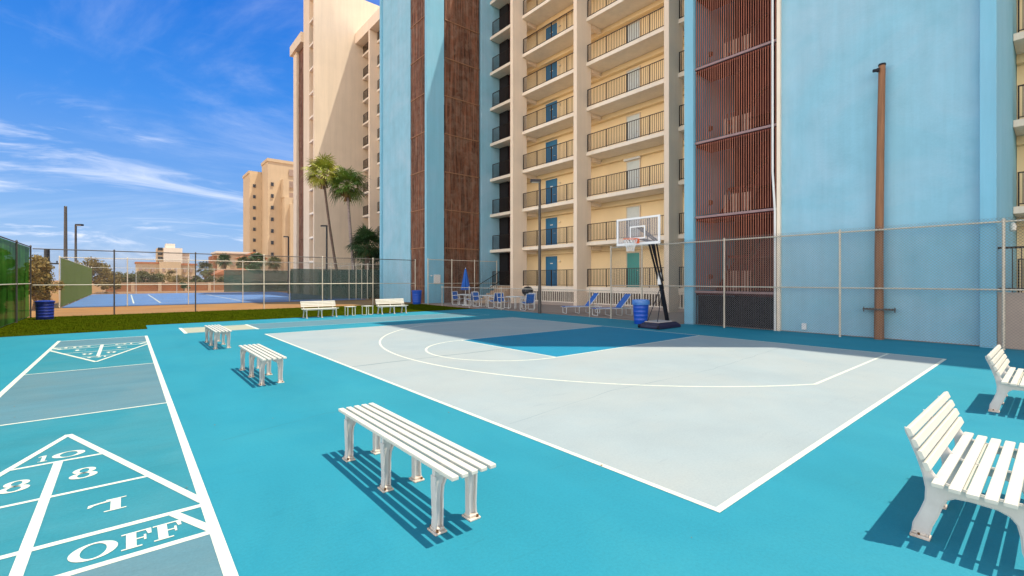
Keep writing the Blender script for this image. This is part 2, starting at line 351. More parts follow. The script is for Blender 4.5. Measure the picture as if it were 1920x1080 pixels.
def arc(b, cx, cy, r, a0, a1, w, n=60, z=ZL):
    vs = []
    for i in range(n+1):
        a = R(a0+(a1-a0)*i/n); c, s = math.cos(a), math.sin(a)
        vs += [(cx+(r-w/2)*c, cy+(r-w/2)*s, z), (cx+(r+w/2)*c, cy+(r+w/2)*s, z)]
    b.add(vs, [(2*i, 2*i+1, 2*i+3, 2*i+2) for i in range(n)])
arc(lb, 7.054, 8.82, 1.83, 90, 270, .05)
RR = 7.05; CX = 11.62; CY = 8.82; dyy = CY-2.54
a0 = math.degrees(math.asin(dyy/RR))
arc(lb, CX, CY, RR, 180-a0, 180+a0, .05, 90)
xs = CX-math.sqrt(RR*RR-dyy*dyy)
seg(lb, (xs, 2.54), (13.14, 2.54), .05); seg(lb, (xs, 2*CY-2.54), (13.14, 2*CY-2.54), .05)
struct('basketball_court_lines', lb, M_line)
sb = MB()
def both(f):
    f(lambda x, y: (x, y)); f(lambda x, y: (2*SC-x, 2*SY-y))
w = .066
seg(sb, (SX0, 1.9), (SX0, mir(1.9)), w); seg(sb, (SX1, 1.9), (SX1, mir(1.9)), w)
def head(t):
    a, c = SX0+w/2, SX1-w/2
    S2 = lambda p, q, ww, z=ZL: seg(sb, t(*p), t(*q), ww, z)
    S2((a, 2.0), (c, 2.0), .05)
    S2((a, 3.60), (c, 3.60), .055)
    S2((a, 4.07), (c, 4.07), .055)
    S2((SC-.62, 4.97), (SC+.62, 4.97), .04)
    S2((SC-.30, 5.89), (SC+.30, 5.89), .04)
    S2((a, 7.77), (c, 7.77), .04)
    S2((SC, 3.63), (SC, 5.87), .062, ZL+.0004)
    S2((SC, 6.84), (c+.02, 4.14), .056, ZL+.0007); S2((SC, 6.84), (a-.02, 4.14), .056, ZL+.0010)
    S2((c+.02, 3.63), (c-.16, 4.05), .06, ZL+.0004); S2((a-.02, 3.63), (a+.16, 4.05), .06, ZL+.0004)
both(head)
# ---- digits and letters, drawn as thick and thin strokes
def ring(b, f, cx, cy, rx, ry, ix, iy, n=28):
    vs = []
    for i in range(n):
        a = 2*math.pi*i/n
        vs += [f(cx+ix*math.cos(a), cy+iy*math.sin(a)), f(cx+rx*math.cos(a), cy+ry*math.sin(a))]
    b.add(vs, [(2*i, 2*i+1, (2*i+3) % (2*n), (2*i+2) % (2*n)) for i in range(n)])
def gl(b, f, ch, x, y, w_, h):
    F = lambda u, v: f(x+u*w_, y+v*h)
    P = lambda pts: b.poly([F(u, v) for u, v in pts])
    if ch in 'O0': ring(b, F, .5, .5, .5, .5, .27, .42)
    elif ch == '8':
        ring(b, F, .5, .735, .42, .265, .18, .19); ring(b, F, .5, .27, .5, .27, .22, .19)
    elif ch == '1':
        P([(.33, .06), (.67, .06), (.67, .97), (.33, .97)]); P([(.1, 0), (.9, 0), (.9, .06), (.1, .06)]); P([(.33, .97), (.33, .84), (.02, .76), (.02, .84)])
    elif ch == 'F':
        P([(.15, .07), (.48, .07), (.48, .93), (.15, .93)]); P([(0, 0), (.66, 0), (.66, .07), (0, .07)]); P([(0, .93), (.9, .93), (.9, 1), (0, 1)])
        P([(.48, .47), (.72, .47), (.72, .54), (.48, .54)]); P([(.72, .34), (.80, .34), (.80, .67), (.72, .67)]); P([(.86, .66), (.98, .66), (.98, 1), (.90, 1), (.90, .93), (.80, .93)])
    elif ch == '7':      # painted with a footed stem and a thin flag
        P([(.55, .07), (.84, .07), (.84, .93), (.55, .93)]); P([(.38, 0), (1, 0), (1, .07), (.38, .07)]); P([(.42, .93), (1, .93), (1, 1), (.42, 1)])
        P([(.55, .93), (.45, .93), (.15, .87), (-.07, .82), (-.09, .60), (.0, .62), (.08, .72), (.25, .78), (.55, .81)])
tb = MB()
def headtext(t):
    f = lambda x, y: (*t(x, y), ZL+.0012)
    c = SC
    gl(tb, f, '1', c-.155, 5.975, .08, .19); gl(tb, f, '0', c-.06, 5.98, .23, .19)
    gl(tb, f, '8', c+.105, 5.26, .18, .28); gl(tb, f, '8', c-.30, 5.26, .18, .28)
    gl(tb, f, '7', c+.275, 4.39, .20, .23); gl(tb, f, '7', c-.475, 4.39, .20, .23)
    gl(tb, f, 'O', c+.205, 3.69, .23, .23); gl(tb, f, 'F', c+.45, 3.69, .155, .23); gl(tb, f, 'F', c+.61, 3.69, .155, .23)
    gl(tb, f, '1', c-.62, 3.69, .10, .23); gl(tb, f, '0', c-.48, 3.69, .23, .23)
both(headtext)
struct('shuffleboard_lines', sb, M_line); struct('shuffleboard_lettering', tb, M_line)
cl = MB()
seg(cl, (1.42, 17.45), (1.42, 19.6), .09); seg(cl, (3.42, 17.45), (3.42, 19.6), .09)
struct('cross_lane_end_lines', cl, M_line)
cl = MB(); 
seg(cl, (1.47, 17.45), (3.37, 17.45), .04); seg(cl, (3.47, 17.45), (13.2, 17.45), .05); seg(cl, (1.47, 19.6), (3.37, 19.6), .04); seg(cl, (3.47, 19.6), (13.2, 19.6), .05); seg(cl, (13.2, 17.42), (13.2, 19.63), .05)
seg(cl, (-.6, 20.4), (-.601, 20.41), .01, .001)
struct('cross_lane_side_lines', cl, M_linethin)
# repaired cracks in the deck
M_crack = mat('sealed crack', (.18, .23, .24), .7, .1, 6)
M_crackt = mat('sealed crack in turquoise', (.012, .13, .18), .7, .1, 6)
def crack(name, pts, w, z, m):
    b = MB(); q = []
    for i in range(len(pts)-1):
        a, c = Vector(pts[i]), Vector(pts[i+1]); n = max(2, int((c-a).length/.25))
        for k in range(n): q.append(a.lerp(c, k/n)+Vector((random.uniform(-.02, .02), random.uniform(-.02, .02))))
    q.append(Vector(pts[-1])); vs = []
    for p in q: h = w*random.uniform(.3, 1)/2; vs += [(p.x, p.y-h, z), (p.x, p.y+h, z)]
    b.add(vs, [(2*i, 2*i+2, 2*i+3, 2*i+1) for i in range(len(q)-1)]); struct(name, b, m)
crack('court_crack', [(3.32, 8.75), (5.1, 8.70), (7.05, 8.66)], .09, .0016, M_crack)
crack('deck_crack', [(-5, 1.2), (-2.2, 1.35)], .012, .0008, M_crackt)
crack('deck_crack', [(.75, 5.6), (1.9, 5.9), (3.1, 5.7)], .010, .0008, M_crackt)
crack('court_crack', [(3.4, 4.1), (5.6, 4.35), (8.4, 4.2), (13.0, 4.5)], .012, .0016, M_crack)
crack('deck_crack', [(.6, 13.9), (2.2, 14.0), (3.2, 13.95)], .04, .0008, M_crackt)
# tennis lines
tl = MB()
for x in (.4, 1.9, 7.0, 12.3): seg(tl, (x, 42.2), (x, 66.5), .09, .006)
for y in (42.2, 48.1, 60.6, 66.5): seg(tl, (.46, y), (12.24, y), .09, .010)
struct('tennis_court_lines', tl, M_line)
# leaves and scuffs lying on the pale court
lv = MB()
for i in range(120):
    x = random.uniform(-3, 15.5); y = random.uniform(1.5, 20); a = random.uniform(0, 6.3); r = random.uniform(.004, .016); z = .006
    lv.poly([(x+r*math.cos(a+k*2.1), y+r*math.sin(a+k*2.1), z+random.uniform(0, .005)) for k in range(3)])
o = struct('leaf_litter', lv, M_skirt, 'stuff'); tag(o, 'tiny dry leaf crumbs scattered over the blue and pale court', 'leaf litter')
# grass
def inpoly(x, y, P):
    c = False; j = len(P)-1
    for i in range(len(P)):
        if (P[i][1] > y) != (P[j][1] > y) and x < (P[j][0]-P[i][0])*(y-P[i][1])/(P[j][1]-P[i][1])+P[i][0]: c = not c
        j = i
    return c
gb = MB()
for i in range(70000):
    x = random.uniform(-3.4, 15.5); y = random.uniform(19.7, 29.2)
    if not inpoly(x, y, lawn): continue
    a = random.uniform(0, 6.28); h = random.uniform(.015, .045); ww = random.uniform(.004, .011); dx_, dy_ = math.cos(a), math.sin(a); l = random.uniform(-.025, .025)
    gb.add([(x-dx_*ww, y-dy_*ww, .01), (x+dx_*ww, y+dy_*ww, .01), (x+dy_*l, y-dx_*l, .01+h)], [(0, 1, 2)])
g = struct('grass', gb, M_grass, 'stuff'); tag(g, 'short olive green turf strip between court and fence', 'grass')

# ------------------------------------------------------------------ chain link fences
def chain(b, p, d, Ln, z0, z1, sp=.0707, r=.0019):
    H = z1-z0; d = Vector((d[0], d[1], 0)).normalized(); P = Vector((p[0], p[1], 0)); nrm = Vector((-d.y, d.x, 0))
    k = -H
    while k < Ln:
        for sgn in (1, -1):
            u0, u1 = k, k+H; w0, w1 = z0, z1
            if u0 < 0: w0 = z0-u0; u0 = 0
            if u1 > Ln: w1 = z1-(u1-Ln); u1 = Ln
            if u1-u0 < .01: continue
            if sgn < 0: a = P+d*u0; e = P+d*u1; A = (a, z1-(w0-z0)); E_ = (e, z1-(w1-z0))
            else: A = (P+d*u0, w0); E_ = (P+d*u1, w1)
            off = nrm*(.0022*sgn)
            a = A[0]+off+Vector((0, 0, A[1])); e = E_[0]+off+Vector((0, 0, E_[1]))
            b.cyl(a, e, r, n=3, cap=False)
        k += sp
def fence(name, label, p0, p1, H, posts, mesh=True, mid=1.43, mp=M_galv, mt=M_galv, mm=M_wire, r=.03, top=True, over=.06, wr=.0019, bot=.05, mpf=None, capr=None, sp=.0707, noff=0.0, shift_=None):
    p0 = Vector(p0); p1 = Vector(p1); Ln = (p1-p0).length; d = (p1-p0).normalized()
    t = thing(name, label, 'fence', (p0.x, p0.y, 0))
    for i, s in enumerate(posts):
        q = p0+d*s; b = MB().cyl((q.x, q.y, -.02), (q.x, q.y, H+.03), r, n=12); b.lathe([(r*1.25, 0), (r*1.2, .03), (r*.6, .06), (.001, .07)], 12, (q.x, q.y, H+.02))
        part('post', b, (mpf(q) if mpf else mp), t, True, smooth=True)
    def rail(z, rr, nm, m):
        part(nm, MB().cyl((p0.x, p0.y, z), (p1.x, p1.y, z), rr, n=10), m, t, True, smooth=True)
    if top: rail(H, r*.75, 'top_rail', mt)
    if mid: rail(mid, r*.7, 'middle_rail', M_galv)
    n = Vector((-d.y, d.x))*(r+.006)
    if mesh:
        b = MB(); chain(b, (p0.x+n.x, p0.y+n.y), d, Ln, bot, H+over, sp, wr); part('chain_link_mesh', b, mm, t, True)
    # tie wires and bottom tension wire
    b = MB().cyl((p0.x+n.x, p0.y+n.y, bot), (p1.x+n.x, p1.y+n.y, bot), .003, n=4); part('tension_wire', b, M_wired, t, True)
    return t
fence('chain_link_fence', 'tall cream chain link fence along the blue stair tower beside the basketball court', (16.0, -8.9), (16.0, 12.5), 3.05,
      [.0, 3.25, 6.5, 9.82, 13.1, 16.5, 19.85, 21.4], over=.10, wr=.0028)
fence('low_chain_link_fence', 'low chain link fence in front of patio tables and loungers', (15.98, 12.56), (15.7, 25.95), 1.20,
      [1.1, 4.3, 7.3, 10.3, 13.3], mid=None, over=.0, r=.024, wr=.0016)
fence('chain_link_fence', 'tall chain link fence corner behind the closed umbrella at the near blue tower', (15.66, 27.6), (21.6, 27.6), 3.05,
      [0, 1.9, 3.85, 5.9], wr=.0016)
fence('chain_link_fence', 'long tall chain link fence behind the grass strip and the pair of end tables', (-3.2, 29.4), (15.66, 29.4), 3.05,
      [2.75, 6.0, 9.25, 12.5, 15.75, 18.86], mpf=lambda q: M_galvd if q.x < 5 else M_galv, mt=M_galvd, wr=.0016, sp=.0707)
f = fence('windscreen_fence', 'deep green windscreen fence at far left beside the grass', (-3.25, 8.5), (-3.25, 29.35), 3.12,
          [0, 3.4, 6.9, 10.4, 13.9, 17.4, 20.8], mesh=False, mp=M_galvd, mt=M_galvd, mid=1.5)
sc = MB(); nn = 60
for i in range(nn):
    for k in range(12):
        y0 = 8.5+20.85*i/nn; y1 = 8.5+20.85*(i+1)/nn; z0 = .05+3.05*k/12; z1 = .05+3.05*(k+1)/12
        gx = lambda y, z: -3.29+.03*math.sin(y*1.9)*math.sin(z*1.02)
        sc.add([(gx(y0, z0), y0, z0), (gx(y1, z0), y1, z0), (gx(y1, z1), y1, z1), (gx(y0, z1), y0, z1)], [(0, 1, 2, 3)])
part('windscreen', sc, M_scr, f, True, smooth=True)
f = fence('tennis_fence', 'tennis court near fence with teal windscreen on its right half behind the benches', (-3.1, 38.9), (17.5, 38.9), 3.03,
          [0, 3.15, 6.4, 9.7, 12.9, 16.1, 17.6, 18.2, 18.7, 19.2, 20.6], wr=.0014, mid=None, mp=M_galv)
part('windscreen', MB().box(9.9, 17.5, 38.97, 38.975, .08, 2.55), M_scr3, f, True)
f = fence('tennis_fence', 'pale green windscreen fence running away along the left side of the tennis court', (-3.1, 38.95), (-3.1, 72), 3.03, [0, 5.5, 11, 16.5, 22, 27.5, 33], mesh=False, mid=1.5, mp=M_galv)
part('windscreen', MB().box(-3.06, -3.055, 39, 72, .05, 3.0), M_scr2, f, True)
f = fence('tennis_fence', 'tennis court far fence with dull green windscreens beyond the blue court', (-3.1, 72.05), (20.5, 72.05), 3.1, [0, 4, 8, 12, 16, 20, 23.6], mesh=False, mid=None)
part('windscreen', MB().box(10.0, 20.3, 72.0, 72.005, .05, 3.0), M_scr3, f, True)
# side fence of the tennis court with screen
f = fence('tennis_fence', 'teal windscreen fence along the right side of the tennis court under the palms', (16.3, 39.0), (16.3, 53.5), 3.03, [.2, 3.6, 7, 10.4, 14], mesh=False, mid=None)
part('windscreen', MB().box(16.34, 16.345, 39, 53.4, .05, 2.6), M_scr3, f, True)

# ------------------------------------------------------------------ the near building
FL = [1.24+2.765*k for k in range(11)]         # floor levels
XS, XF, XW, XB = 21.8, 20.9, 23.5, 38.0
ROOF = 31.0
bld = thing('condominium_building', 'tall cream condominium with pale blue stair towers and open walkway balconies behind the court', 'building', (21, 12, 0))
def rail_mb(y0, y1, x=XS+.06, h=1.10, sp=.115, bigsp=1.45):
    b = MB(); b.box(x-.022, x+.022, y0, y1, h-.035, h); b.box(x-.015, x+.015, y0, y1, .07, .10)
    n = max(1, int((y1-y0)/sp)); big = max(1, round((y1-y0)/bigsp))
    for i in range(1, n):
        y = y0+(y1-y0)*i/n; b.box(x-.010, x+.010, y-.010, y+.010, .10, h-.035)
    for i in range(big+1):
        y = y0+.02+(y1-y0-.04)*i/big; b.box(x-.02, x+.02, y-.02, y+.02, 0, h-.036)
    return b
def facade(t, ranges, fins, floors, wallm=M_creamw):
    base = root_loc(t)
    for (y0, y1) in ranges:
        part('back_wall', MB().box(XW, XB, y0, y1, 0, 29.7), wallm, t, True)
        part('roof', MB().box(XF, XB+.5, y0-.3, y1+.3, 29.75, ROOF), M_cream, t, True)
        s0 = None
        for k, z in enumerate(floors):
            if s0 is None:
                s0 = part('floor_slab', MB().box(XS-.02, XW-.003, y0+.002, y1-.002, -.22, 0), M_slab, t, loc=(0, 0, 0), world=False)
                s0.data.transform(Matrix.Translation(-base)); s0.location = (0, 0, z)
                s1 = part('corridor_beam', MB().box(XW-.28, XW-.004, y0+.004, y1-.004, -.52, -.223), M_creamw, t)
                s1.data.transform(Matrix.Translation(-base)); s1.location = (0, 0, z)
            else:
                shift(s0, t, (0, 0, z)); shift(s1, t, (0, 0, z))
    for (y0, y1) in fins: part('column_fin', MB().box(XF, XS+.42, y0, y1, -.02, 29.748), M_cream, t, True, bevel=.01)
def rails(t, bays, floors):
    base = root_loc(t)
    for (y0, y1) in bays:
        r0 = part('balcony_railing', rail_mb(y0, y1), M_rail, t); r0.data.transform(Matrix.Translation(-base)); r0.location = (0, 0, floors[0])
        for z in floors[1:]: shift(r0, t, (0, 0, z))
facade(bld, [(9.23, 28.73), (-16, 1.04), (36.7, 41.5)], [(24.91, 25.2), (18.89, 19.17), (12.72, 13.0), (-5.2, -4.9), (-11.3, -11.0)], FL)
# ground storey walls and lattice
rails(bld, [(25.21, 28.5), (19.18, 24.90), (13.01, 18.88), (9.4, 12.71), (-4.89, .95)], FL)
fb = FL[0]
for (y0, y1) in [(19.17, 24.91), (13.0, 18.89), (9.4, 12.72)]:
    b = MB(); b.box(XS, XS+.05, y0, y1, .90, 1.01); b.box(XS, XS+.05, y0, y1, .20, .26)
    n = int((y1-y0)/.17)
    for i in range(n): y = y0+(i+.5)*(y1-y0)/n; b.box(XS+.005, XS+.03, y-.03, y+.03, .26, .90)
    part('lattice_screen', b, M_slab, bld, True)
    part('undercroft_wall', MB().box(XS+.9, XS+1.0, y0+.02, y1-.02, .03, 1.0), M_bark, bld, True)
    part('plinth', MB().box(XS-.08, XS+.3, y0+.01, y1-.01, 0, .20), M_lowwall, bld, True)
# doors
def door(t, y0, y1, z, m, label=None, h=2.05, frame_m=None):
    d = part('door', MB().box(XW-.045, XW-.005, y0, y1, z, z+h), m, t, True, bevel=.006)
    if label: d['label'] = label
    fr = frame_m or m
    part('door_frame', MB().box(XW-.06, XW-.004, y0-.07, y0-.003, z, z+h+.07).box(XW-.06, XW-.004, y1+.003, y1+.07, z, z+h+.07).box(XW-.06, XW-.004, y0-.002, y1+.002, z+h+.003, z+h+.07), fr, d, False)
    d.children[0].data.transform(Matrix.Translation(-root_loc(t)))
    hd = part('handle', MB().cyl((XW-.09, y0+.1, z+1.0), (XW-.04, y0+.1, z+1.0), .02, n=8).box(XW-.1, XW-.085, y0+.06, y0+.2, z+.99, z+1.01), M_galv, d); hd.data.transform(Matrix.Translation(-root_loc(t)))
    return d
M_frm = mat('cream door frame', (.70, .58, .44), .6, .04, 3)
for k, z in enumerate(FL):
    d = door(bld, 23.17, 24.14, z, M_bdoor, 'blue door on the walkway')
    pl = part('number_plate', MB().box(XW-.052, XW-.046, 23.5, 23.75, z+1.58, z+1.64), M_frame, d); pl.data.transform(Matrix.Translation(-root_loc(bld)))
    if k == 0: door(bld, 16.22, 17.1, z, M_gdoor, 'teal glazed door', frame_m=M_frm)
    else: door(bld, 16.22, 17.1, z, M_wdoor, 'pale grey door', frame_m=M_frm)
    if k in (2,):
        part('shutter_box', MB().box(XW-.22, XW-.065, 16.1, 17.25, z+2.13, z+2.36), M_whitep, bld, True, bevel=.01)
    for (y, zz_) in ((22.8, 1.75), (14.4, 2.25)):
        part('wall_lamp', MB().lathe([(.001, -.09), (.06, -.06), (.075, 0), (.06, .06), (.001, .09)], 10, (XW-.075, y, z+zz_), cap=False), M_lamp, bld, True, smooth=True)
    # stub brackets by each fin
    for y in (25.2, 19.17, 13.0):
        if k < 9: part('ceiling_bracket', MB().box(XS+.5, XW-.29, y-.28, y-.03, z+2.765-.45, z+2.765-.225), M_cream, bld, True)
for z in FL[:9]:
    part('window', MB().box(XW-.03, XW-.002, 20.2, 21.1, z+.8, z+2.05), M_creamw, bld, True)
# solid near-black box painted as the shade inside the open first bay
part('hall_shade_block', MB().box(XS+.9, XW-.01, 27.7, 28.72, .03, 29.6), M_dark, bld, True)
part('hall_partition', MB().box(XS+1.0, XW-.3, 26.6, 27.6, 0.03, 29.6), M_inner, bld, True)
# entrance stair at first bay
st = MB()
for i in range(7):
    st.box(19.3+i*.35, 19.3+(i+1)*.35+(0 if i < 6 else .05), 25.6, 27.3, 0.02, (i+1)*1.22/7)
part('entrance_stair', st, M_tan, bld, True)
for y in (25.55, 27.35):
    b = MB().tube([(19.2, y, 1.05), (21.7, y, 2.3)], .022, 8)
    for i in range(15): x = 19.25+i*.17; b.cyl((x, y, .02+(x-19.2)*.49), (x, y, 1.05+(x-19.2)*.5), .009, n=5)
    part('stair_railing', b, M_rail, bld, True)

def slats(b, a0, a1, fixed, z0, z1, axis, sp, wd, dp, round_=False, jit=0.0):
    n = max(1, int((a1-a0)/sp)); w_ = wd
    for i in range(n):
        c = a0+(i+.5)*(a1-a0)/n; j = random.uniform(-jit, jit); wd = w_*(random.uniform(.45, .95) if jit else 1)
        if round_:
            p = (fixed+j, c) if axis == 'y' else (c, fixed+j)
            b.cyl((p[0], p[1], z0), (p[0], p[1], z1), wd/2, n=8, cap=False)
        elif axis == 'y': b.box(fixed+j, fixed+j+dp, c-wd/2, c+wd/2, z0, z1)
        else: b.box(c-wd/2, c+wd/2, fixed+j, fixed+j+dp, z0, z1)
TT = 32.0
def levels(): return [0.0]+FL+[TT-.6]
# ---- stair tower near (Y 1.05 .. 9.22)
B = lambda nm, args, m, bev=0: part(nm, MB().box(*args), m, bld, True, bevel=bev)
B('tower_end_wall', (16.20, 24, 8.86, 9.22, -.02, TT), M_cyan, .012)
B('tower_end_wall', (16.20, 24, 1.05, 1.34, -.02, TT), M_cyan, .012)
B('tower_front_wall', (16.42, 16.7, 1.341, 5.92, -.02, TT-.01), M_blue)
B('tower_side_jamb', (16.30, 16.6, 5.921, 6.02, -.02, TT-.01), M_slab)
B('tower_roof', (16.25, 24, 1.341, 8.859, TT-.5, TT-.02), M_blue)
B('stair_back_wall', (19.6, 19.8, 1.4, 8.85, -.02, TT-.6), M_inner)
B('stair_side_wall', (16.75, 19.59, 5.6, 5.75, -.02, TT-.6), M_inner)
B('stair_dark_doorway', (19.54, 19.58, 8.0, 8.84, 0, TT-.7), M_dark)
lv_ = levels()
for k in range(len(lv_)-1):
    z0, z1 = lv_[k]+(.06 if k else .02), lv_[k+1]-.09
    b = MB(); slats(b, 6.03, 8.85, 16.36, z0, z1, 'y', .0765, .028, .05, True); part('louvre_screen', b, M_pipe if k else M_navy, bld, True, smooth=True)
    if k:
        part('stair_slab', MB().box(16.40, 17.55, 6.03, 8.85, lv_[k]-.14, lv_[k]), M_inner, bld, True)
        part('louvre_rail', MB().box(16.31, 16.38, 6.03, 8.85, lv_[k]-.055, lv_[k]+.025), M_railp, bld, True)
for k, z in enumerate(FL[:8]):
    z2 = z+2.765; b = MB()
    # two flights with a half landing
    b.bar((17.55, 8.2, z), (19.4, 8.2, z+1.38), .9, .12); b.bar((17.55, 6.6, z2-.05), (19.4, 6.6, z+1.38), .9, .12); b.box(18.9, 19.58, 6.1, 8.84, z+1.32, z+1.42)
    part('stair_flight', b, M_dark if 0 else M_inner, bld, True)
    b = MB()
    b.bar((17.0, 7.3, z+1.0), (18.9, 7.3, z+2.35), .05, .09); b.bar((17.0, 7.1, z2+.1), (18.9, 7.1, z+2.35), .05, .12)
    b.bar((16.9, 7.4, z+1.0), (16.9, 7.4, z), .05, .05, (1, 0, 0))
    for i in range(9): b.box(16.78, 16.81, 6.9+i*.12, 6.925+i*.12, z, z+.95)
    part('stair_handrail', b, M_rail, bld, True)
    b = MB()
    for i in range(10): b.box(16.72, 16.745, 7.0+i*.1, 7.03+i*.1, z, z+.75)
    part('landing_picket', b, M_slabin, bld, True)
    part('tower_lamp', MB().lathe([(.001, -.12), (.07, -.08), (.08, .05), (.001, .1)], 10, (16.7, 8.45, z+.55), cap=False), M_rail, bld, True, smooth=True)
part('drain_pipe', MB().tube([(16.27, 6.06, 0), (16.27, 6.06, 3.9), (16.27, 6.13, 5.2), (16.25, 6.13, 20), (16.25, 6.1, 31.5)], .035, 8), M_frame, bld, True, smooth=True)
part('electrical_box', MB().box(16.33, 16.419, 5.18, 5.31, .10, .30), M_whitep, bld, True, bevel=.01)
# ---- stair tower far (Y 28.74 .. 36.57)
B('tower_end_wall', (16.20, 17.62, 28.74, 29.02, -.02, TT), M_cyan, .012)
B('tower_end_wall', (20.95, 24, 28.74, 29.02, -.02, TT), M_blue, .012)
B('tower_end_wall', (16.20, 24, 36.30, 36.60, -.02, TT), M_cyan, .012)
B('tower_front_wall', (16.36, 16.7, 31.50, 36.299, -.02, TT-.01), M_blue)
B('tower_roof', (16.25, 24, 29.03, 36.29, TT-.5, TT-.02), M_blue)
B('stair_back_wall', (16.9, 20.9, 29.25, 29.35, -.02, TT-.6), M_dark)  # near-black backing plane, painted shade close behind the slats
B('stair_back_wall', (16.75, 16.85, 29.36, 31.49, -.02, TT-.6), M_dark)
for k in range(len(lv_)-1):
    z0, z1 = lv_[k]+.0, lv_[k+1]-.05
    b = MB(); slats(b, 17.72, 20.80, 28.84, z0+.02, z1, 'x', .058, .053, .05, jit=.012); part('louvre_screen', b, M_wood, bld, True)
    part('louvre_rail', MB().box(17.70, 20.82, 28.80, 28.90, lv_[k]-.045, lv_[k]+.015), M_railw, bld, True)
    if k: part('stair_slab', MB().box(17.66, 20.80, 28.96, 29.2, lv_[k]-.55, lv_[k]-.05), M_slabin, bld, True)
    b = MB(); slats(b, 29.03, 31.49, 16.42, z0+.02, z1, 'y', .058, .053, .05, jit=.012); part('louvre_screen', b, M_wood, bld, True)
    part('louvre_rail', MB().box(16.38, 16.50, 29.03, 31.49, lv_[k]-.045, lv_[k]+.015), M_railw, bld, True)
part('electrical_panel', MB().box(16.75, 17.28, 28.66, 28.739, 1.38, 2.04), M_frame, bld, True, bevel=.015)
part('security_camera', MB().box(16.5, 16.56, 28.6, 28.739, 1.93, 2.02).cyl((16.53, 28.55, 1.95), (16.53, 28.65, 1.98), .035, n=10), M_whitep, bld, True)
part('wall_lamp', MB().lathe([(.001, -.14), (.07, -.1), (.08, .02), (.05, .12), (.001, .14)], 12, (20.4, .98, 3.25), cap=False), M_lamp, bld, True, smooth=True)
B('core_block', (24.01, 37.9, 1.05, 9.22, 0, 29.6), M_cream)
B('core_block', (24.01, 37.9, 28.74, 36.69, 0, 29.6), M_cream)
B('ground_dark_box', (16.55, 16.6, 6.03, 8.85, 0, 1.08), M_dark)  # dark box added so the gaps between the ground storey slats go black
# ---- raised terrace to the south
B('terrace_wall', (16.35, 16.55, -14, 1.045, -.02, 1.36), M_lowwall)
B('terrace_floor', (16.551, XW-.01, -14, 1.04, .03, 1.235), M_patio)
b = MB(); b.box(16.40, 16.46, -14, 1.04, 2.42, 2.47); b.box(16.42, 16.45, -14, 1.04, 1.44, 1.47)
for i in range(100): y = .95-i*.15; b.box(16.42, 16.44, y-.009, y+.009, 1.36, 2.42)
part('terrace_railing', b, M_rail, bld, True)

# ------------------------------------------------------------------ far beige wing
bw = thing('beige_condominium_building', 'tall beige condominium wing with bare slab tower beyond the palms', 'building', (20, 54, 0))
FL2 = [1.1+2.76*k for k in range(11)]
facade(bw, [(42.0, 54.07)], [(49.9, 50.2), (43.8, 44.1)], FL2, M_beige)
rails(bw, [(50.21, 54.0), (44.11, 49.89)], FL2)
for z in FL2: part('window', MB().box(XW-.04, XW-.002, 51.0, 53.6, z+.1, z+2.1), M_win, bw, True)
Bw = lambda nm, args, m, bev=0: part(nm, MB().box(*args), m, bw, True, bevel=bev)
Bw('tower_wall', (16.2, 27, 54.08, 54.45, -.02, 35.4), M_beige)
Bw('tower_wall', (16.2, 27, 55.9, 58.15, -.02, 35.4), M_beige)
Bw('tower_core', (16.75, 27, 54.451, 55.899, -.02, 35.39), M_beige)
for z in FL2+[31.46, 34.2]:
    Bw('tower_slab', (16.22, 16.74, 54.451, 55.899, z-.2, z), M_slab)
for i, z in enumerate(FL2):
    Bw('tower_window', (16.70, 16.749, 54.6, 55.8, z+.25, z+2.2), M_win if i > 8 else M_winb)
Bw('link_wall', (16.2, 27, 61.1, 62.5, -.02, 30.0), M_beige)
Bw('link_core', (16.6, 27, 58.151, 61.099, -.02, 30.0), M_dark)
for k in range(11):
    z0 = 0 if k == 0 else FL2[k-1]; b = MB(); slats(b, 58.16, 61.09, 16.45, z0+.03, FL2[k] if k < 10 else 29.9, 'y', .1, .085, .06, jit=.015); part('louvre_screen', b, M_wood, bw, True)
Bw('link_roof', (15.9, 27, 58.151, 63.0, 30.01, 31.2), M_beige)
Bw('rear_block', (XF+.3, 36, 62.6, 80, -.02, 29.7), M_beige)

# ------------------------------------------------------------------ distant buildings
def windows(t, name, xs, y, zs, w_, h, m, axis='x', d=.3):
    for x in xs:
        for z in zs:
            b = MB().box(x, x+w_, y-d, y+.05, z, z+h) if axis == 'x' else MB().box(y-d, y+.05, x, x+w_, z, z+h)
            part(name, b, m, t, True)
ap = thing('apartment_tower', 'stepped tan apartment tower seen left of the beige condominium', 'building', (33, 150, 0))
P = lambda nm, args, m, t: part(nm, MB().box(*args), m, t, True)
P('tower_block', (31.9, 46, 150, 158, 0, 36.6), M_beige2, ap); P('parapet', (31.7, 46.2, 149.8, 158.2, 36.61, 37.5), M_beige2, ap)
P('lower_block', (28.6, 46, 158.01, 168, 0, 34.0), M_beige2, ap); P('parapet', (28.4, 46.2, 158.2, 168.2, 34.01, 34.8), M_beige2, ap)
P('side_block', (35.6, 48, 146.5, 149.99, 0, 26), M_beige2, ap); P('side_block', (36.9, 48, 145.5, 146.49, 0, 24.0), M_beige2, ap)
P('annex', (35.4, 37.0, 147.2, 149.98, 26.01, 31.5), M_beige2, ap)
windows(ap, 'window', [32.7], 150.05, [29.4-3.45*i for i in range(7)], .7, 1.05, M_win)
windows(ap, 'window', [29.5], 158.05, [29.8-3.3*i for i in range(8)], .7, .95, M_win)
windows(ap, 'window', [38.0], 146.5, [24.0-3.6*i for i in range(6)], 1.3, 2.0, M_winb)
windows(ap, 'balcony_recess', [37.6], 150.0, [33.0-3.5*i for i in range(3)], 3.2, 2.0, M_winb, d=.25)
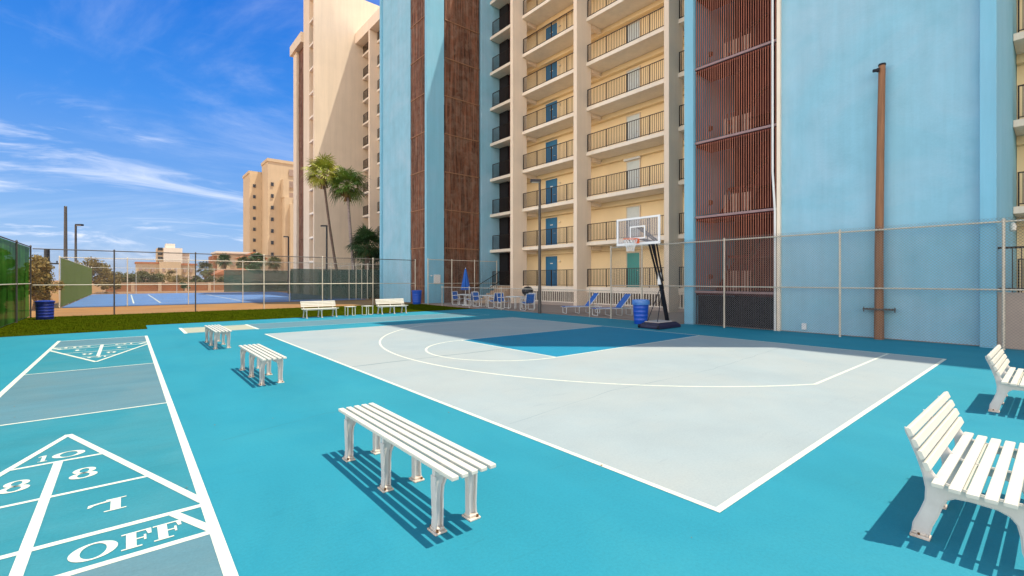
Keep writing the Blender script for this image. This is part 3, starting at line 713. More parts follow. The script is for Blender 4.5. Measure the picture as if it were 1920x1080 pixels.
wt = thing('white_tower_building', 'distant white high rise above the bushes on the skyline', 'building', (18, 300, 0))
P('tower_block', (14.8, 22.8, 300, 315, 0, 18.5), M_white_b, wt); P('penthouse', (15.9, 19.8, 302, 312, 18.51, 20.8), M_white_b, wt)
P('side_block', (12.1, 14.79, 301, 314, 0, 18.2), M_beige2, wt); P('side_block', (22.81, 26, 301, 314, 0, 15.8), M_white_b, wt)
windows(wt, 'balcony_row', [12.5], 301, [2.6+2.4*i for i in range(7)], 2.0, 1.5, M_win); windows(wt, 'balcony_row', [22.9], 301, [2.6+2.4*i for i in range(6)], 2.8, 1.1, M_winb)
lb_ = thing('low_apartment_block', 'distant long tan apartment block below the white high rise', 'building', (11, 220, 0))
P('wall', (2.7, 9.5, 220, 232, 0, 7.8), M_beige2, lb_); P('wall', (9.51, 16.2, 218.5, 232, 0, 8.6), M_beige2, lb_); P('wall', (16.21, 21.2, 220, 232, 0, 7.4), M_beige2, lb_)
P('roof', (2.4, 9.49, 219.6, 232, 7.81, 8.4), M_tile, lb_); P('roof', (16.22, 21.5, 219.6, 232, 7.41, 8.1), M_tile, lb_)
windows(lb_, 'window', [3.6, 5.4, 7.2, 10.4, 12.2, 14.0, 17.0, 19.0], 220.0, [1.5, 4.6], .9, 1.6, M_winb, d=1.6)
oh = thing('hotel_building', 'distant tan hotel with terracotta parapet behind small palms', 'building', (22, 140, 0))
P('wall', (18.0, 27.0, 140, 150, 0, 8.6), M_beige2, oh); P('wall', (17.2, 17.99, 140.5, 150, 0, 8.0), M_brick, oh); P('roof', (17.7, 27.3, 139.6, 150, 8.61, 9.1), M_white_b, oh)
part('gable_roof', MB().prism([(21.5, 7.2), (29, 7.2), (25.5, 9.0)], lambda u, v, w: (u, w, v), 135, 139), M_tile, oh, True)
windows(oh, 'window', [19.0, 21.0, 23.0], 140, [2.2, 5.4], 1.0, 1.6, M_winb, d=.2)
hs_ = thing('bungalow', 'low bungalow with terracotta roof and shaded carport beyond the tennis court', 'house', (17, 100, 0))
P('wall', (12.4, 30, 98, 106, 0, 2.6), M_tan, hs_); P('carport', (16.3, 30.2, 95.5, 97.99, 1.45, 2.9), M_lowwall, hs_)
part('roof', MB().prism([(11.8, 2.61), (18.2, 2.61), (16.6, 3.9), (13.8, 3.6)], lambda u, v, w: (u, w, v), 97, 106), M_tile, hs_, True)
for x in (17, 19.2, 21.4, 23.6, 25.8): P('post', (x, x+.5, 95.6, 96.1, 0, 1.44), M_tan, hs_)
for x in (13.6, 15.2): P('window', (x, x+.8, 97.9, 98.0, .7, 1.7), M_win, hs_)
wl = thing('boundary_wall', 'long low rusty brown wall beyond the far end of the tennis court', 'wall', (10, 86, 0))
P('wall_panel', (-2.5, 23.5, 86, 86.3, 0, 1.15), M_brick, wl); P('coping', (-2.55, 23.55, 85.95, 86.35, 1.151, 1.27), M_tan, wl)
for i in range(9): P('pier', (-2.6+i*3.1, -2.2+i*3.1, 85.9, 86.36, 0, 1.32), M_tan, wl)
P('kerb', (-3, 24, 78, 78.3, -.02, .14), M_tan, wl)

# ------------------------------------------------------------------ poles and lamps
def lamp_post(label, x, y, h, r0, r1, m, ang, arm=.55, single=True):
    t = thing('lamp_post', label, 'lamp post', (x, y, 0))
    part('pole', MB().cyl((0, 0, -.02), (0, 0, h), r0, r1, 12), m, t, smooth=True)
    c, s = math.cos(ang), math.sin(ang)
    part('arm', MB().tube([(0, 0, h-.06), (c*arm, s*arm, h-.03)], .028, 8), m, t)
    hb = MB().box(-.26, .26, -.13, .13, -.07, .07); hd = part('lamp_head', hb, M_black, t, bevel=.02, loc=(c*(arm+.1), s*(arm+.1), h-.02)); hd.rotation_euler = (0, 0, ang)
    part('lens', MB().box(-.2, .2, -.1, .1, -.085, -.072), M_lamp, hd)
    return t
VL = R(180-YAW)   # towards the left of the view
lamp_post('dark slender lamp post rising between the patio tables and the loungers', 15.75, 16.7, 6.6, .085, .06, M_galvd, VL, .1)
lamp_post('black lamp post standing before the beige building left of the palm trunks', 13.0, 40, 6.25, .09, .07, M_black, VL, .12)
lamp_post('thin dark lamp post below the tan apartment tower', 15.0, 60, 6.9, .10, .08, M_black, VL, .2)
lamp_post('leaning dark lamp post beside the taller bare pole at left', -3.19, 52, 6.2, .10, .07, M_galvd, R(-YAW), .2)
t = thing('timber_pole', 'tall bare dark timber pole rising above the left fence', 'pole', (-3.5, 48, 0))
part('shaft', MB().cyl((0, 0, 0), (0, 0, 7.15), .13, .09, 12), M_galvd, t, smooth=True); part('cap', MB().cyl((0, 0, 7.151), (0, 0, 7.2), .1, .07, 12), M_black, t)
t = thing('utility_pole', 'short dark utility pole with crossarm wires behind the left bushes', 'pole', (-4.21, 45, 0))
part('shaft', MB().cyl((0, 0, 0), (0, 0, 3.8), .17, .15, 12), M_black, t, smooth=True)
part('crossarm', MB().box(-.6, .6, -.05, .05, 2.75, 2.85).cyl((-.5, 0, 2.85), (-.5, 0, 3.0), .04).cyl((.5, 0, 2.85), (.5, 0, 3.0), .04), M_black, t)
t = thing('timber_pole', 'tall tan timber pole standing against the blue tower wall', 'pole', (16.215, 3.33, 0))
part('shaft', MB().tube([(0, 0, 0), (0, 0, 2.5), (-.01, -.03, 5), (-.01, -.07, 7.65)], [.108, .102, .092, .08], 16), M_pole, t, smooth=True)
part('bracket', MB().box(-.17, .17, -.34, .34, .82, .86).box(-.02, .02, -.36, -.34, .76, .9).box(-.02, .02, .34, .36, .76, .9), M_galvd, t)
part('base_collar', MB().cyl((0, 0, 0), (0, 0, .78), .118, .114, 16), M_pole, t, smooth=True)
part('end_cap', MB().lathe([(.085, 0), (.092, .02), (.085, .05), (.02, .06)], 14, (-.01, -.07, 7.65)), M_black, t)
part('camera', MB().cyl((-.13, .02, 7.52), (-.2, .08, 7.50), .045, n=12).box(-.12, -.08, -.03, .03, 7.47, 7.58), M_black, t)

# ------------------------------------------------------------------ benches
def stadium(pts): return pts
def backless():
    t = thing('slatted_bench', 'nearest white backless slatted bench on the turquoise court', 'bench', (1.715, 3.42, 0), 0, 'white backless slatted benches')
    b = MB()
    for i in range(5):
        x = -.1475+i*.07375; b.box(x-.0245, x+.0245, -1.0, 1.0, .413, .440)
    part('seat', b, M_plas, t, bevel=.005)
    b = MB()
    for y in (-.76, .03, .82): b.box(-.165, .165, y-.018, y+.018, .375, .4125)
    part('crossbeams', b, M_leg, t)
    for y in (-.76, .03, .82):
        for s in (-1, 1):
            x0, x1 = s*.165, s*.105
            pr = [(s*.168, .374), (s*.168, .30), (s*.16, .10), (s*.165, .03), (s*.115, .03), (s*.114, .10), (s*.113, .24), (s*.107, .30), (s*.085, .345), (s*.03, .366), (0, .374)]
            if s < 0: pr = list(reversed(pr))
            lb2 = MB().prism(pr, lambda u, v, w: (u, w, v), y-.008, y+.008)
            lb2.prism([(s*.170, .372), (s*.170, .30), (s*.162, .10), (s*.167, .03), (s*.155, .03), (s*.150, .10), (s*.158, .30), (s*.158, .372)][::s], lambda u, v, w: (u, w, v), y-.030, y+.030)
            lb2.prism([(s*.113, .03), (s*.112, .10), (s*.111, .24), (s*.105, .30), (s*.083, .345), (s*.03, .366), (s*.03, .356), (s*.076, .337), (s*.095, .296), (s*.101, .238), (s*.102, .10), (s*.103, .03)][::s], lambda u, v, w: (u, w, v), y-.026, y+.026)
            lg = part('leg', lb2, M_leg, t, bevel=.003)
            fb_ = MB().box(s*.137-.045, s*.137+.045, y-.055, y+.055, 0, .014).box(s*.137-.035, s*.137+.035, y-.035, y+.035, .014, .032)
            ft = part('foot', fb_, M_foot, lg, bevel=.004)
            part('bolt', MB().cyl((s*.16, y-.043, .014), (s*.16, y-.043, .030), .009, n=6).cyl((s*.16, y+.043, .014), (s*.16, y+.043, .030), .009, n=6), M_bolt, lg)
    return t
bb = backless()
clone(bb, (1.78, 8.90, 0), 0, 'second white backless bench, beside the left court corner line')
clone(bb, (1.78, 13.85, 0), 0, 'farthest white backless bench, near the grass edge')

def park_bench():
    # local: x along bench, -y is the front, rear foot at y = 0
    t = thing('park_bench', 'nearest white slatted park bench with backrest at the lower right', 'bench', (4.57, .60, 0), 0, 'white slatted park benches with backs')
    Ln = .75
    seat = MB()
    for i in range(6):
        yc = -.10-i*.077; z = .395+.002*(i-2.5)**2
        seat.prism([(yc-.027, z-.024), (yc+.027, z-.024), (yc+.029, z-.004), (yc+.024, z), (yc-.024, z), (yc-.029, z-.004)], lambda u, v, w: (w, u, v), -Ln, Ln)
    part('seat', seat, M_plas, t, bevel=.003)
    back = MB()
    A = Vector((-.062, .466)); Bt = Vector((.050, .735)); d = (Bt-A).normalized(); n = Vector((-d.y, d.x))   # n points to the front and up
    for i in range(4):
        c = A+d*(.033+i*.0705)
        pts = [c-d*.027-n*.012, c+d*.027-n*.012, c+d*.027+n*.010, c+d*.020+n*.015, c-d*.020+n*.015, c-d*.027+n*.010]
        back.prism([(p.x, p.y) for p in pts][::-1], lambda u, v, w: (w, u, v), -Ln, Ln)
    part('backrest', back, M_plas, t, bevel=.003)
    rear = [(.035, 0.015), (.025, .08), (-.01, .17), (-.035, .25), (-.038, .33), (-.022, .42), (.008, .52), (.040, .61), (.062, .665), (.066, .69), (.054, .694),
            (.034, .655), (-.002, .565), (-.034, .485), (-.06, .43), (-.10, .385), (-.16, .368), (-.30, .362), (-.42, .366), (-.50, .370), (-.515, .35),
            (-.52, .30), (-.505, .20), (-.52, .10), (-.548, .015), (-.482, .015), (-.455, .10), (-.448, .19), (-.435, .25), (-.405, .29), (-.35, .312), (-.24, .318), (-.165, .312),
            (-.125, .285), (-.105, .24), (-.085, .17), (-.055, .09), (-.04, .015)]
    for x in (-.63, 0.0, .63):
        lf = MB().prism(rear, lambda u, v, w: (w, u, v), x-.014, x+.014)
        # raised rims round the cast frame
        cx_ = sum(p[0] for p in rear)/len(rear)
        rim = [(x+0.0, p[0], p[1]) for p in rear]
        lf.tube(rim, .011, 6, closed=True)
        fr = part('side_frame', lf, M_leg, t, bevel=0)
        for y in (0, -.515):
            part('foot', MB().box(x-.035, x+.035, y-.055, y+.045, 0, .020).box(x-.024, x+.024, y-.045, y+.035, .020, .036), M_foot, fr, bevel=.005)
            part('bolt', MB().cyl((x-.024, y, .02), (x-.024, y, .034), .007, n=6).cyl((x+.024, y, .02), (x+.024, y, .034), .007, n=6), M_bolt, fr)
    b = MB()
    for yy in (-.2, -.42): b.box(-.62, .62, yy-.012, yy+.012, .345, .369)
    part('stretcher', b, M_plas, t)
    return t
pb = park_bench()
G = 'white slatted park benches with backs'
clone(pb, (9.02, .57, 0), 0, 'second white park bench at the right frame edge, before the fence', G)
clone(pb, (6.6, 21.45, 0), 0, 'white park bench on the grass edge, left of the end tables', G)
clone(pb, (10.1, 21.6, 0), 0, 'white park bench on the grass edge, right of the end tables', G)
def end_table():
    t = thing('end_table', 'small white end table beside the left grass bench', 'table', (7.95, 21.2, 0), 0, 'small white end tables')
    b = MB()
    for i in range(5): b.box(-.21, .21, -.2+i*.083, -.2+i*.083+.068, .415, .44)
    part('tabletop', b, M_plas, t, bevel=.004)
    for x in (-.17, .0, .17)[::2]:
        part('leg_loop', MB().tube([(x, -.17, .414), (x, -.17, .03), (x, -.14, .012), (x, .14, .012), (x, .17, .03), (x, .17, .414)], .018, 8), M_plas, t, smooth=True)
    return t
et = end_table()
clone(et, (8.78, 21.2, 0), R(12), 'small white end table next to the right grass bench', 'small white end tables')

# ------------------------------------------------------------------ bins
def barrel(name, label, loc, r0, r1, h, m, liner=False, lid=False):
    t = thing(name, label, 'bin', loc)
    pr = [(r0*.96, 0), (r0, .02)]
    for i in range(1, 6): z = h*i/6; rr = r0+(r1-r0)*i/6; pr += [(rr, z-.012), (rr+.008, z), (rr, z+.012)]
    pr += [(r1, h-.06), (r1+.015, h-.055), (r1+.018, h), (r1-.01, h+.003), (r1-.02, h-.02), (r1-.02, h-.25), (.01, h-.26)]
    part('body', MB().lathe(pr, 28), m, t, smooth=True)
    if liner: part('bin_bag', MB().lathe([(r1+.024, h-.17), (r1+.036, h-.10), (r1+.024, h+.006), (r1-.01, h+.016), (r1-.04, h-.08), (.02, h-.15)], 28, cap=False), M_liner, t, smooth=True)
    if lid: part('lid', MB().lathe([(r1+.03, h+.004), (r1+.03, h+.03), (r1*.8, h+.06), (.01, h+.07)], 28), m, t, smooth=True)
    for s in (-1, 1): part('handle', MB().tube([(s*(r1+.01), -.06, h-.10), (s*(r1+.045), -.05, h-.1), (s*(r1+.045), .05, h-.1), (s*(r1+.01), .06, h-.10)], .01, 6), m, t)
    return t
barrel('rubbish_bin', 'bright blue rubbish bin with bag beside the basketball hoop base', (14.95, 10.28, 0), .24, .30, .90, M_bin, liner=True)
barrel('rubbish_bin', 'plain blue rubbish bin in front of the far blue tower', (15.3, 28.5, 0), .27, .33, .95, M_bin)
barrel('recycling_drum', 'squat dark blue drum at the left end of the grass', (-2.62, 27.4, 0), .27, .285, .74, M_bin2, lid=True)

# ------------------------------------------------------------------ basketball hoop
hp = thing('basketball_hoop', 'portable basketball hoop with clear backboard and navy base on the baseline', 'basketball hoop', (13.0, 9.06, 0))
bx0, bx1, by0, by1 = .62, 1.98, -.42, .42
base = MB().add([(bx0, by0, 0), (bx1, by0, 0), (bx1, by1, 0), (bx0, by1, 0), (bx0, by0, .10), (bx1, by0, .10), (bx1, by1, .10), (bx0, by1, .10),
                 (bx0+.16, by0+.12, .20), (bx1-.12, by0+.12, .20), (bx1-.12, by1-.12, .20), (bx0+.16, by1-.12, .20)],
                [(0, 3, 2, 1), (0, 1, 5, 4), (1, 2, 6, 5), (2, 3, 7, 6), (3, 0, 4, 7), (4, 5, 9, 8), (5, 6, 10, 9), (6, 7, 11, 10), (7, 4, 8, 11), (8, 9, 10, 11)])
part('base', base, M_hbase, hp, bevel=.03)
part('ballast_mat', MB().box(bx0+.2, bx1-.35, by0+.13, by1-.13, .201, .235), M_sand, hp, bevel=.01)
for y in (by0+.05, by1-.05): part('wheel', MB().cyl((bx0+.02, y-.03, .07), (bx0+.02, y+.03, .07), .065, n=16), M_black, hp, smooth=True)
part('pole', MB().bar((1.80, 0, .15), (1.36, 0, 1.55), .11, .11, (1, 0, 0)), M_black, hp, bevel=.01)
for y in (-.055, .055):
    part('lift_arm', MB().bar((1.44, y, 1.35), (.70, y, 2.98), .035, .075, (1, 0, 0)).bar((1.42, y, 1.62), (1.0, y, 3.0), .03, .06, (1, 0, 0)), M_black, hp, bevel=.005)
    part('board_arm', MB().bar((.76, y, 2.98), (.05, y, 3.05), .03, .05).bar((1.08, y, 3.02), (.05, y, 3.42), .03, .05), M_black, hp)
part('height_adjuster', MB().box(1.24, 1.34, -.05, .05, 1.50, 1.92), M_whitep, hp, bevel=.01)
part('crank', MB().tube([(1.46, .08, 1.4), (1.58, .12, 1.38), (1.6, .2, 1.36)], .012, 6), M_black, hp)
for y in (-.2, .2): part('brace', MB().cyl((.85, y, .22), (1.38, y*.2, 1.35), .014, n=8), M_black, hp)
bd0, bd1, bz0, bz1 = -.84, .84, 2.82, 3.74
bdp = part('backboard', MB().box(-.012, .012, bd0+.04, bd1-.04, bz0+.04, bz1-.04), M_acr, hp)
fw = .065; b = MB(); b.box(-.028, .022, bd0, bd1, bz0, bz0+fw+.02); b.box(-.028, .022, bd0, bd1, bz1-fw, bz1); b.box(-.028, .022, bd0, bd0+fw, bz0+fw+.02, bz1-fw); b.box(-.028, .022, bd1-fw, bd1, bz0+fw+.02, bz1-fw)
part('board_frame', b, M_whitep, bdp, bevel=.006)
b = MB(); s0, s1, q0, q1, ww = -.30, .30, 3.02, 3.45, .045
b.box(-.018, -.0125, s0, s1, q0, q0+ww); b.box(-.018, -.0125, s0, s1, q1-ww, q1); b.box(-.018, -.0125, s0, s0+ww, q0+ww, q1-ww); b.box(-.018, -.0125, s1-ww, s1, q0+ww, q1-ww)
part('target_square', b, M_whitep, bdp)
b = MB(); b.box(.03, .05, -.36, -.33, 2.9, 3.68).box(.03, .05, .33, .36, 2.9, 3.68)
part('rear_bracket', b, M_black, bdp)
RZ = 3.00; rc = -.40; rim = part('rim', MB().tube([(rc+.228*math.cos(a*math.pi/14), .228*math.sin(a*math.pi/14), RZ) for a in range(28)], .011, 8, closed=True).box(-.17, -.03, -.07, .07, RZ-.02, RZ+.012).box(-.045, -.029, -.09, .09, RZ-.13, RZ+.03), M_orange, hp, smooth=False)
b = MB()
nn = 12
for k in range(nn):
    for sgn in (1, -1):
        pts = []
        for j in range(9):
            f_ = j/8; a = (k+sgn*f_*2.0)*2*math.pi/nn; rr = .225*(1-f_)**.8*.5+.115+.0*f_; rr = .225-(.225-.12)*min(1, f_*1.3); pts.append((rc+rr*math.cos(a), rr*math.sin(a), RZ-.01-.40*f_))
        b.tube(pts, .0055, 4)
part('net', b, M_net, rim)
b = MB()
for k in range(8):
    a = k*math.pi/4+.3; b.tube([(rc+.228*math.cos(a), .228*math.sin(a), RZ-.012), (rc+.24*math.cos(a), .24*math.sin(a), RZ-.03), (rc+.225*math.cos(a), .225*math.sin(a), RZ-.035)], .006, 4)
part('net_hook', b, M_orange, rim)

# ------------------------------------------------------------------ patio furniture
def patio_chair(label, loc, rz, group):
    # faces +x locally
    t = thing('patio_chair', label, 'chair', loc, rz, group)
    for s in (-1, 1):
        y = s*.28
        part('side_frame', MB().tube([(-.30, y, .88), (-.27, y, .62), (-.24, y, .40), (-.24, y, .04), (-.21, y, .014), (.21, y, .014), (.26, y, .05), (.27, y, .55), (.23, y, .64), (.12, y, .655), (-.26, y, .63)], .017, 8)
             .tube([(-.24, y, .36), (-.12, y, .34), (.02, y, .38), (.14, y, .42), (.26, y, .44)], .014, 8), M_frame, t, smooth=True)
    b = MB()
    prof = [(-.30, .87), (-.285, .74), (-.265, .60), (-.235, .47), (-.19, .40), (-.10, .385), (.05, .40), (.18, .425), (.26, .43)]
    vs = []
    for (x, z) in prof: vs += [(x, -.255, z), (x, .255, z)]
    n0 = len(vs)
    for (x, z) in prof: vs += [(x-.006, -.255, z-.008), (x-.006, .255, z-.008)]
    fs = []
    m_ = len(prof)
    for i in range(m_-1): fs += [(2*i, 2*i+1, 2*i+3, 2*i+2), (n0+2*i, n0+2*i+2, n0+2*i+3, n0+2*i+1), (2*i, 2*i+2, n0+2*i+2, n0+2*i), (2*i+1, n0+2*i+1, n0+2*i+3, 2*i+3)]
    fs += [(0, n0, n0+1, 1), (2*m_-2, 2*m_-1, n0+2*m_-1, n0+2*m_-2)]
    part('sling', b.add(vs, fs), M_sling, t, smooth=True)
    part('crossbar', MB().tube([(-.30, -.28, .885), (-.30, .28, .885)], .016, 8).tube([(.265, -.28, .44), (.265, .28, .44)], .014, 8).tube([(-.24, -.28, .30), (-.24, .28, .30)], .012, 8), M_frame, t, smooth=True)
    return t
CG = 'blue sling patio chairs'
ch = patio_chair('blue sling patio chair at the far left end, by the closed umbrella', (16.75, 25.55, .02), R(-70), CG)
for loc, rz, lab in [((16.8, 24.15, .02), R(100), 'blue sling patio chair on the right of the umbrella table'),
                     ((16.75, 23.2, .02), R(-75), 'blue sling patio chair on the left of the middle patio table'),
                     ((16.7, 21.6, .02), R(95), 'blue sling patio chair on the right of the middle patio table'),
                     ((16.75, 20.75, .02), R(-80), 'blue sling patio chair on the left of the table nearest the lamp post'),
                     ((16.75, 18.75, .02), R(85), 'blue sling patio chair nearest the lamp post, turned side on'),
                     ((17.6, 19.6, .02), R(180), 'blue sling patio chair behind the table nearest the lamp post'),
                     ((17.3, 24.9, .02), R(170), 'blue sling patio chair behind the umbrella table')]:
    clone(ch, loc, rz, lab, CG)
clone(ch, (17.35, .22, 1.24), R(160), 'blue sling chair on the raised terrace at the right edge', None)
def ptable(label, loc, group):
    t = thing('patio_table', label, 'table', loc, 0, group)
    part('tabletop', MB().lathe([(.50, .69), (.52, .70), (.52, .715), (.50, .725), (.02, .725)], 28), M_frame, t, smooth=True)
    part('rim', MB().tube([(.515*math.cos(a*math.pi/16), .515*math.sin(a*math.pi/16), .70) for a in range(32)], .018, 6, closed=True), M_frame, t, smooth=True)
    for k in range(4):
        a = math.pi/4+k*math.pi/2; c, s = math.cos(a), math.sin(a)
        part('leg', MB().tube([(c*.42, s*.42, .69), (c*.36, s*.36, .4), (c*.40, s*.40, .02)], .017, 8), M_frame, t, smooth=True)
    return t
tb1 = ptable('round white patio table under the closed blue umbrella', (16.85, 24.85, .02), 'round white patio tables')
clone(tb1, (16.8, 22.4, .02), 0, 'middle round white patio table in front of the entrance stair', 'round white patio tables')
clone(tb1, (16.8, 19.8, .02), 0, 'round white patio table nearest the lamp post', 'round white patio tables')
u = thing('patio_umbrella', 'closed royal blue patio umbrella standing through a white table', 'umbrella', (16.85, 24.85, .02))
part('pole', MB().cyl((0, 0, 0), (0, 0, 2.35), .02, n=10), M_frame, u, smooth=True)
part('base', MB().lathe([(.24, 0), (.24, .05), (.05, .08), (.04, .3)], 20), M_whitep, u, smooth=True)
vs = []; n = 32; prof = [(.02, 2.38), (.06, 2.30), (.10, 2.1), (.15, 1.8), (.21, 1.4), (.25, 1.12), (.27, 1.0)]
for r_, z in prof:
    for i in range(n): a = 2*math.pi*i/n; q = r_*(1+.22*math.cos(8*a)*(2.4-z)/1.4); vs.append((q*math.cos(a), q*math.sin(a), z))
fs = [(j*n+i, j*n+(i+1) % n, (j+1)*n+(i+1) % n, (j+1)*n+i) for j in range(len(prof)-1) for i in range(n)]
part('canopy', MB().add(vs, fs), M_umb, u, smooth=True); part('finial', MB().lathe([(.02, 2.38), (.025, 2.41), (.005, 2.45)], 10), M_frame, u)
# kettle grill
k = thing('kettle_grill', 'black domed kettle grill behind the patio tables', 'grill', (19.6, 21.9, .02))
part('bowl', MB().lathe([(.02, .62), (.2, .66), (.34, .80), (.36, .92)], 20), M_black, k, smooth=True)
part('lid', MB().lathe([(.37, .925), (.37, .96), (.32, 1.10), (.18, 1.20), (.02, 1.23)], 20), M_black, k, smooth=True)
part('handle', MB().tube([(-.07, 0, 1.21), (-.06, 0, 1.28), (.06, 0, 1.28), (.07, 0, 1.21)], .012, 6), M_black, k)
for a in (0, 2.1, 4.2): part('leg', MB().cyl((.3*math.cos(a), .3*math.sin(a), 0), (.22*math.cos(a), .22*math.sin(a), .72), .015, n=8), M_black, k)
def lounger(label, loc, rz, group):
    t = thing('sun_lounger', label, 'sun lounger', loc, rz, group)      # head towards +x
    for s in (-1, 1):
        y = s*.31
        part('side_rail', MB().tube([(-.95, y, .30), (-.9, y, .33), (.35, y, .33), (.95, y, .33)], .018, 8), M_frame, t, smooth=True)
        part('back_rail', MB().tube([(.30, y, .35), (.62, y, .72), (.80, y, .98)], .018, 8), M_frame, t, smooth=True)
    for x in (-.85, -.2, .35, .85):
        part('leg_loop', MB().tube([(x, -.31, .32), (x, -.31, .03), (x, -.28, .012), (x, .28, .012), (x, .31, .03), (x, .31, .32)], .016, 8), M_frame, t, smooth=True)
    part('seat_sling', MB().box(-.93, .30, -.29, .29, .325, .345), M_sling, t, bevel=.005)
    part('back_sling', MB().bar((.30, 0, .36), (.80, 0, .98), .58, .018, (-1, 0, .8)), M_sling, t, bevel=.004)
    part('strut', MB().tube([(.62, -.28, .70), (.80, -.28, .34)], .011, 6).tube([(.62, .28, .70), (.80, .28, .34)], .011, 6), M_frame, t)
    return t
l1 = lounger('blue sun lounger nearer the lamp post, backrest raised', (17.3, 15.35, .02), R(-30), 'blue sun loungers on the patio')
clone(l1, (17.3, 13.45, .02), R(-28), 'blue sun lounger nearer the hoop bin, backrest raised', 'blue sun loungers on the patio')

# ------------------------------------------------------------------ palms and trees
def palm(label, base, top, r0, r1, crown, mfr, mtr, nl=46, leafl=1.6, seed=1, skirt=True, name='fan_palm', group=None, droop=1.0):
    rnd = random.Random(seed)
    t = thing(name, label, 'palm tree', base, 0, group)
    T = Vector(top)-Vector(base)
    pts = []; rs = []
    for i in range(15):
        f_ = i/14; c = 1-(1-f_)**1.6
        pts.append((T.x*(f_*.55+.45*c), T.y*(f_*.55+.45*c), T.z*f_)); rs.append((r0+(r1-r0)*min(1, f_*1.3))*(1+.08*rnd.uniform(-1, 1)))
    part('trunk', MB().tube(pts, rs, 12), mtr, t, smooth=True)
    b = MB(); sk = MB(); C = Vector(pts[-1])
    for i in range(nl):
        f_ = i/nl; az = i*2.399963+rnd.uniform(-.3, .3); el = R(78)-f_*R(135)*droop+rnd.uniform(-.15, .15)
        d = Vector((math.cos(az)*math.cos(el), math.sin(az)*math.cos(el), math.sin(el)))
        ll = leafl*crown*rnd.uniform(.8, 1.1); pet = ll*.5
        o_ = C+Vector((0, 0, .1)); e = o_+d*pet; e.z -= pet*.08
        b.cyl(o_, e, .02*crown, .012*crown, 4, cap=False)
        side = d.cross(Vector((0, 0, 1)));
        if side.length < .05: side = Vector((1, 0, 0))
        side.normalize(); up = side.cross(d).normalized(); roll = rnd.uniform(-.6, .6); side, up = side*math.cos(roll)+up*math.sin(roll), up*math.cos(roll)-side*math.sin(roll)
        ns = 17
        for s in range(ns):
            a = (s-(ns-1)/2)/(ns-1)*R(235); sl = ll*.62*(1-.25*abs(a)/R(107))*rnd.uniform(.85, 1.1)
            dd = (d*math.cos(a)+side*math.sin(a)).normalized(); pw = dd.cross(up).normalized()*.040*crown
            m1 = e+dd*sl*.55+up*.05*ll; tip = e+dd*sl-Vector((0, 0, sl*rnd.uniform(.05, .35)))
            b.add([e, m1-pw, m1+pw, tip], [(0, 1, 2), (1, 3, 2)])
    part('crown', b, mfr, t)
    if skirt:
        for i in range(26):
            az = rnd.uniform(0, 6.28); r_ = rnd.uniform(.15, .5)*crown; z = rnd.uniform(-.2, .1); l = rnd.uniform(.5, 1.1)*crown
            p = C+Vector((math.cos(az)*.1, math.sin(az)*.1, z)); q = C+Vector((math.cos(az)*r_, math.sin(az)*r_, z-l)); n_ = Vector((-math.sin(az), math.cos(az), 0))*.09*crown
            sk.add([p-n_*.3, p+n_*.3, q+n_, q-n_], [(0, 1, 2, 3)])
        part('dry_skirt', sk, M_skirt, t)
    return t
palm('tall fan palm with yellowing crown, left of the pair', (15.66, 44, 0), (14.0, 44, 11.5), .15, .10, 1.22, M_frondy, M_trunk, 36, 1.6, 3)
palm('tall fan palm with green crown and pale trunk, right of the pair', (16.75, 43, 0), (15.85, 43, 10.5), .18, .12, 1.32, M_frond, M_trunkl, 40, 1.6, 5)
palm('short dark green fan palm crowding the blue tower corner', (17.13, 41.5, 0), (17.13, 41.5, 4.9), .24, .2, 1.25, M_frondd, M_trunk, 60, 1.6, 9)
palm('low dark fan palm in front of the beige tower foot', (18.6, 43.5, 0), (18.6, 43.5, 3.2), .22, .2, 1.1, M_frondd, M_trunk, 46, 1.6, 19)
for i, (x, y, h, cs, lab) in enumerate([(11.0, 100, 3.6, 1.5, 'small fan palm standing alone in front of the bungalow roof'),
        (16.0, 115, 5.8, 1.6, 'palm before the left edge of the distant hotel'),
        (19.2, 113, 5.2, 1.6, 'palm before the middle of the distant hotel'),
        (21.2, 110, 5.9, 1.8, 'palm left of the tan apartment tower foot'),
        (23.6, 105, 5.2, 1.5, 'palm right of the tan apartment tower foot'),
        (20.2, 108, 3.4, 1.7, 'short palm below the tallest distant palm')]):
    palm(lab, (x, y, 0), (x, y, h), .22, .18, cs, M_frondd if i % 2 else M_leafg, M_trunk, 34, 1.15, 30+i, True, 'fan_palm', 'distant palms beyond the tennis court')
def leafball(b, c, rx, ry, rz, n, s, rnd):
    cl_ = [(rnd.gauss(0, .45), rnd.gauss(0, .45), rnd.gauss(0, .42)) for _ in range(max(5, n//160))]
    for i in range(n):
        q = rnd.choice(cl_); v = Vector((q[0]+rnd.gauss(0, .20), q[1]+rnd.gauss(0, .20), q[2]+rnd.gauss(0, .18)))
        if v.length > 1.25: v *= 1.1/v.length
        p = Vector((c[0]+v.x*rx, c[1]+v.y*ry, c[2]+v.z*rz)); a = Vector((rnd.gauss(0, 1), rnd.gauss(0, 1), rnd.gauss(0, 1))).normalized(); e = a.cross(Vector((rnd.gauss(0, 1), rnd.gauss(0, 1), .3))).normalized(); z_ = rnd.uniform(.6, 1.3)*s
        if p.z < .03: p.z = rnd.uniform(.03, .3)
        b.add([p-a*z_, p+e*z_*.4, p+a*z_, p-e*z_*.4], [(0, 1, 2, 3)])
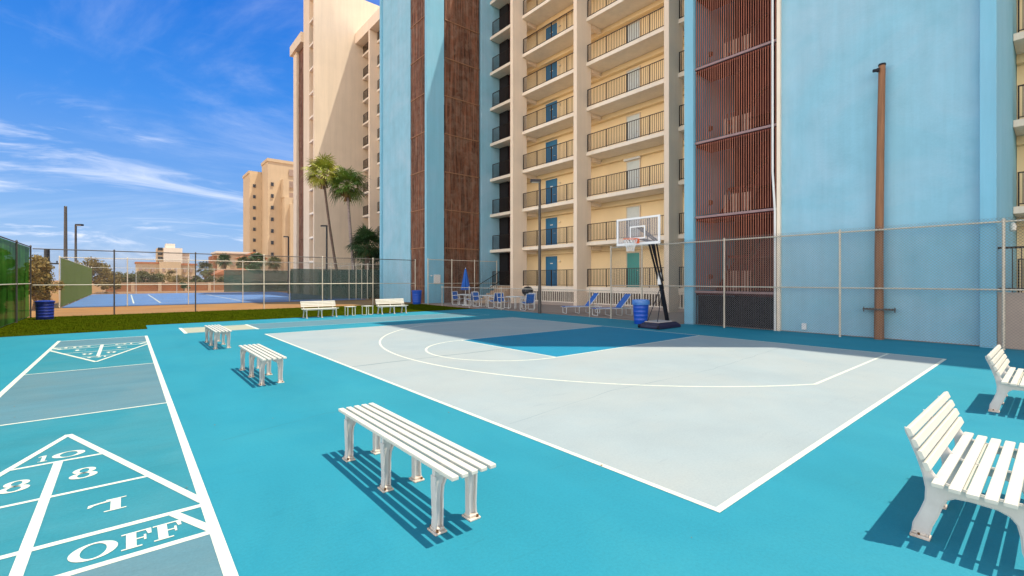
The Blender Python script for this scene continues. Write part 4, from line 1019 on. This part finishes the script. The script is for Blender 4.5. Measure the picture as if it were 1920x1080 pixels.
def tree(label, x, y, blobs, m, th, tr, seed, leaf=.09, n=2600, name='tree', cat='tree', group=None):
    rnd = random.Random(seed); t = thing(name, label, cat, (x, y, 0), 0, group)
    b = MB().tube([(0, 0, -.02), (.05, .02, th*.5), (-.04, .05, th)], [tr, tr*.8, tr*.55], 8)
    for (bx, by, bz, *_r) in blobs: b.tube([(0, 0, th*.7), (bx*.5, by*.5, (th+bz)/2), (bx*.9, by*.9, bz)], [tr*.5, tr*.35, tr*.12], 6)
    part('trunk', b, M_bark, t, smooth=True)
    c = MB()
    for (bx, by, bz, r_, rz_) in blobs: leafball(c, (bx, by, bz), r_, r_, rz_, n, leaf, rnd)
    part('crown', c, m, t); return t
tree('sunlit brown green bushy tree behind the dark blue drum', -3.95, 36.8, [(0, 0, 1.9, .75, .95), (.45, .1, 1.2, .6, .8), (-.5, 0, 1.3, .6, .9), (.2, 0, 2.5, .5, .5)], M_leafb, .9, .1, 1, .085, 2200)
tree('green leafy tree pressing on the left windscreen fence', -4.6, 19.5, [(0, 0, 1.9, 1.0, 1.0), (.2, 1.6, 1.7, 1.0, 1.0), (0, -1.5, 1.8, 1.0, .9), (.3, 3.4, 1.3, .9, .9)], M_leafd, 1.0, .1, 2, .1, 2200)
tree('golden green tree showing through the far end of the left windscreen', -4.1, 27.2, [(0, 0, 1.5, .55, 1.0), (.2, -.5, 2.3, .45, .5), (0, .7, .9, .6, .6)], M_leafb, .8, .08, 8, .08, 1800)
tree('large brown green tree behind the pale green windscreen', -3.6, 78, [(0, 0, 3.4, 1.3, 1.5), (1.2, 0, 2.4, 1.1, 1.5), (2.2, 0, 1.4, 1.0, 1.2), (-1.2, 0, 2.0, 1.2, 1.5)], M_leafb, 1.8, .2, 3, .16, 2000)
for i, (x, y, r_, h_, m, lab) in enumerate([(-.8, 92, 1.6, 1.5, M_leafg, 'rounded olive bush beyond the brown wall, leftmost'), (1.2, 95, 1.7, 1.6, M_leafg, 'olive bush beyond the brown wall, below the distant tan block left end'),
        (3.6, 96, 1.5, 1.7, M_leafg, 'taller olive bush below the white high rise left side'), (5.8, 93, 1.8, 1.6, M_leafb, 'wide brown olive bush below the white high rise'),
        (8.2, 95, 1.5, 1.5, M_leafg, 'olive bush between the wide bush and the lone palm'), (9.9, 92, 1.4, 1.3, M_leafg, 'low bush left of the lone palm'), (12.6, 93, 1.3, 1.2, M_leafg, 'low bush right of the lone palm')]):
    tree(lab, x, y, [(0, 0, 1.5, r_, h_), (r_*.6, 0, 1.9, r_*.7, h_*.6)], m, 1.0, .12, 50+i, .17, 1100, 'bush', 'bush', 'bushes beyond the brown wall')
tree('small dark round tree in front of the brown wall', 6.6, 84.5, [(0, 0, 1.0, .6, .4), (.2, 0, .6, .5, .3)], M_leafd, .6, .08, 70, .1, 900)
tree('low sandy shrub at the far left corner of the tennis court', -1.9, 74.5, [(0, 0, .7, .5, .6)], M_leafb, .4, .05, 71, .1, 900, 'shrub', 'shrub')
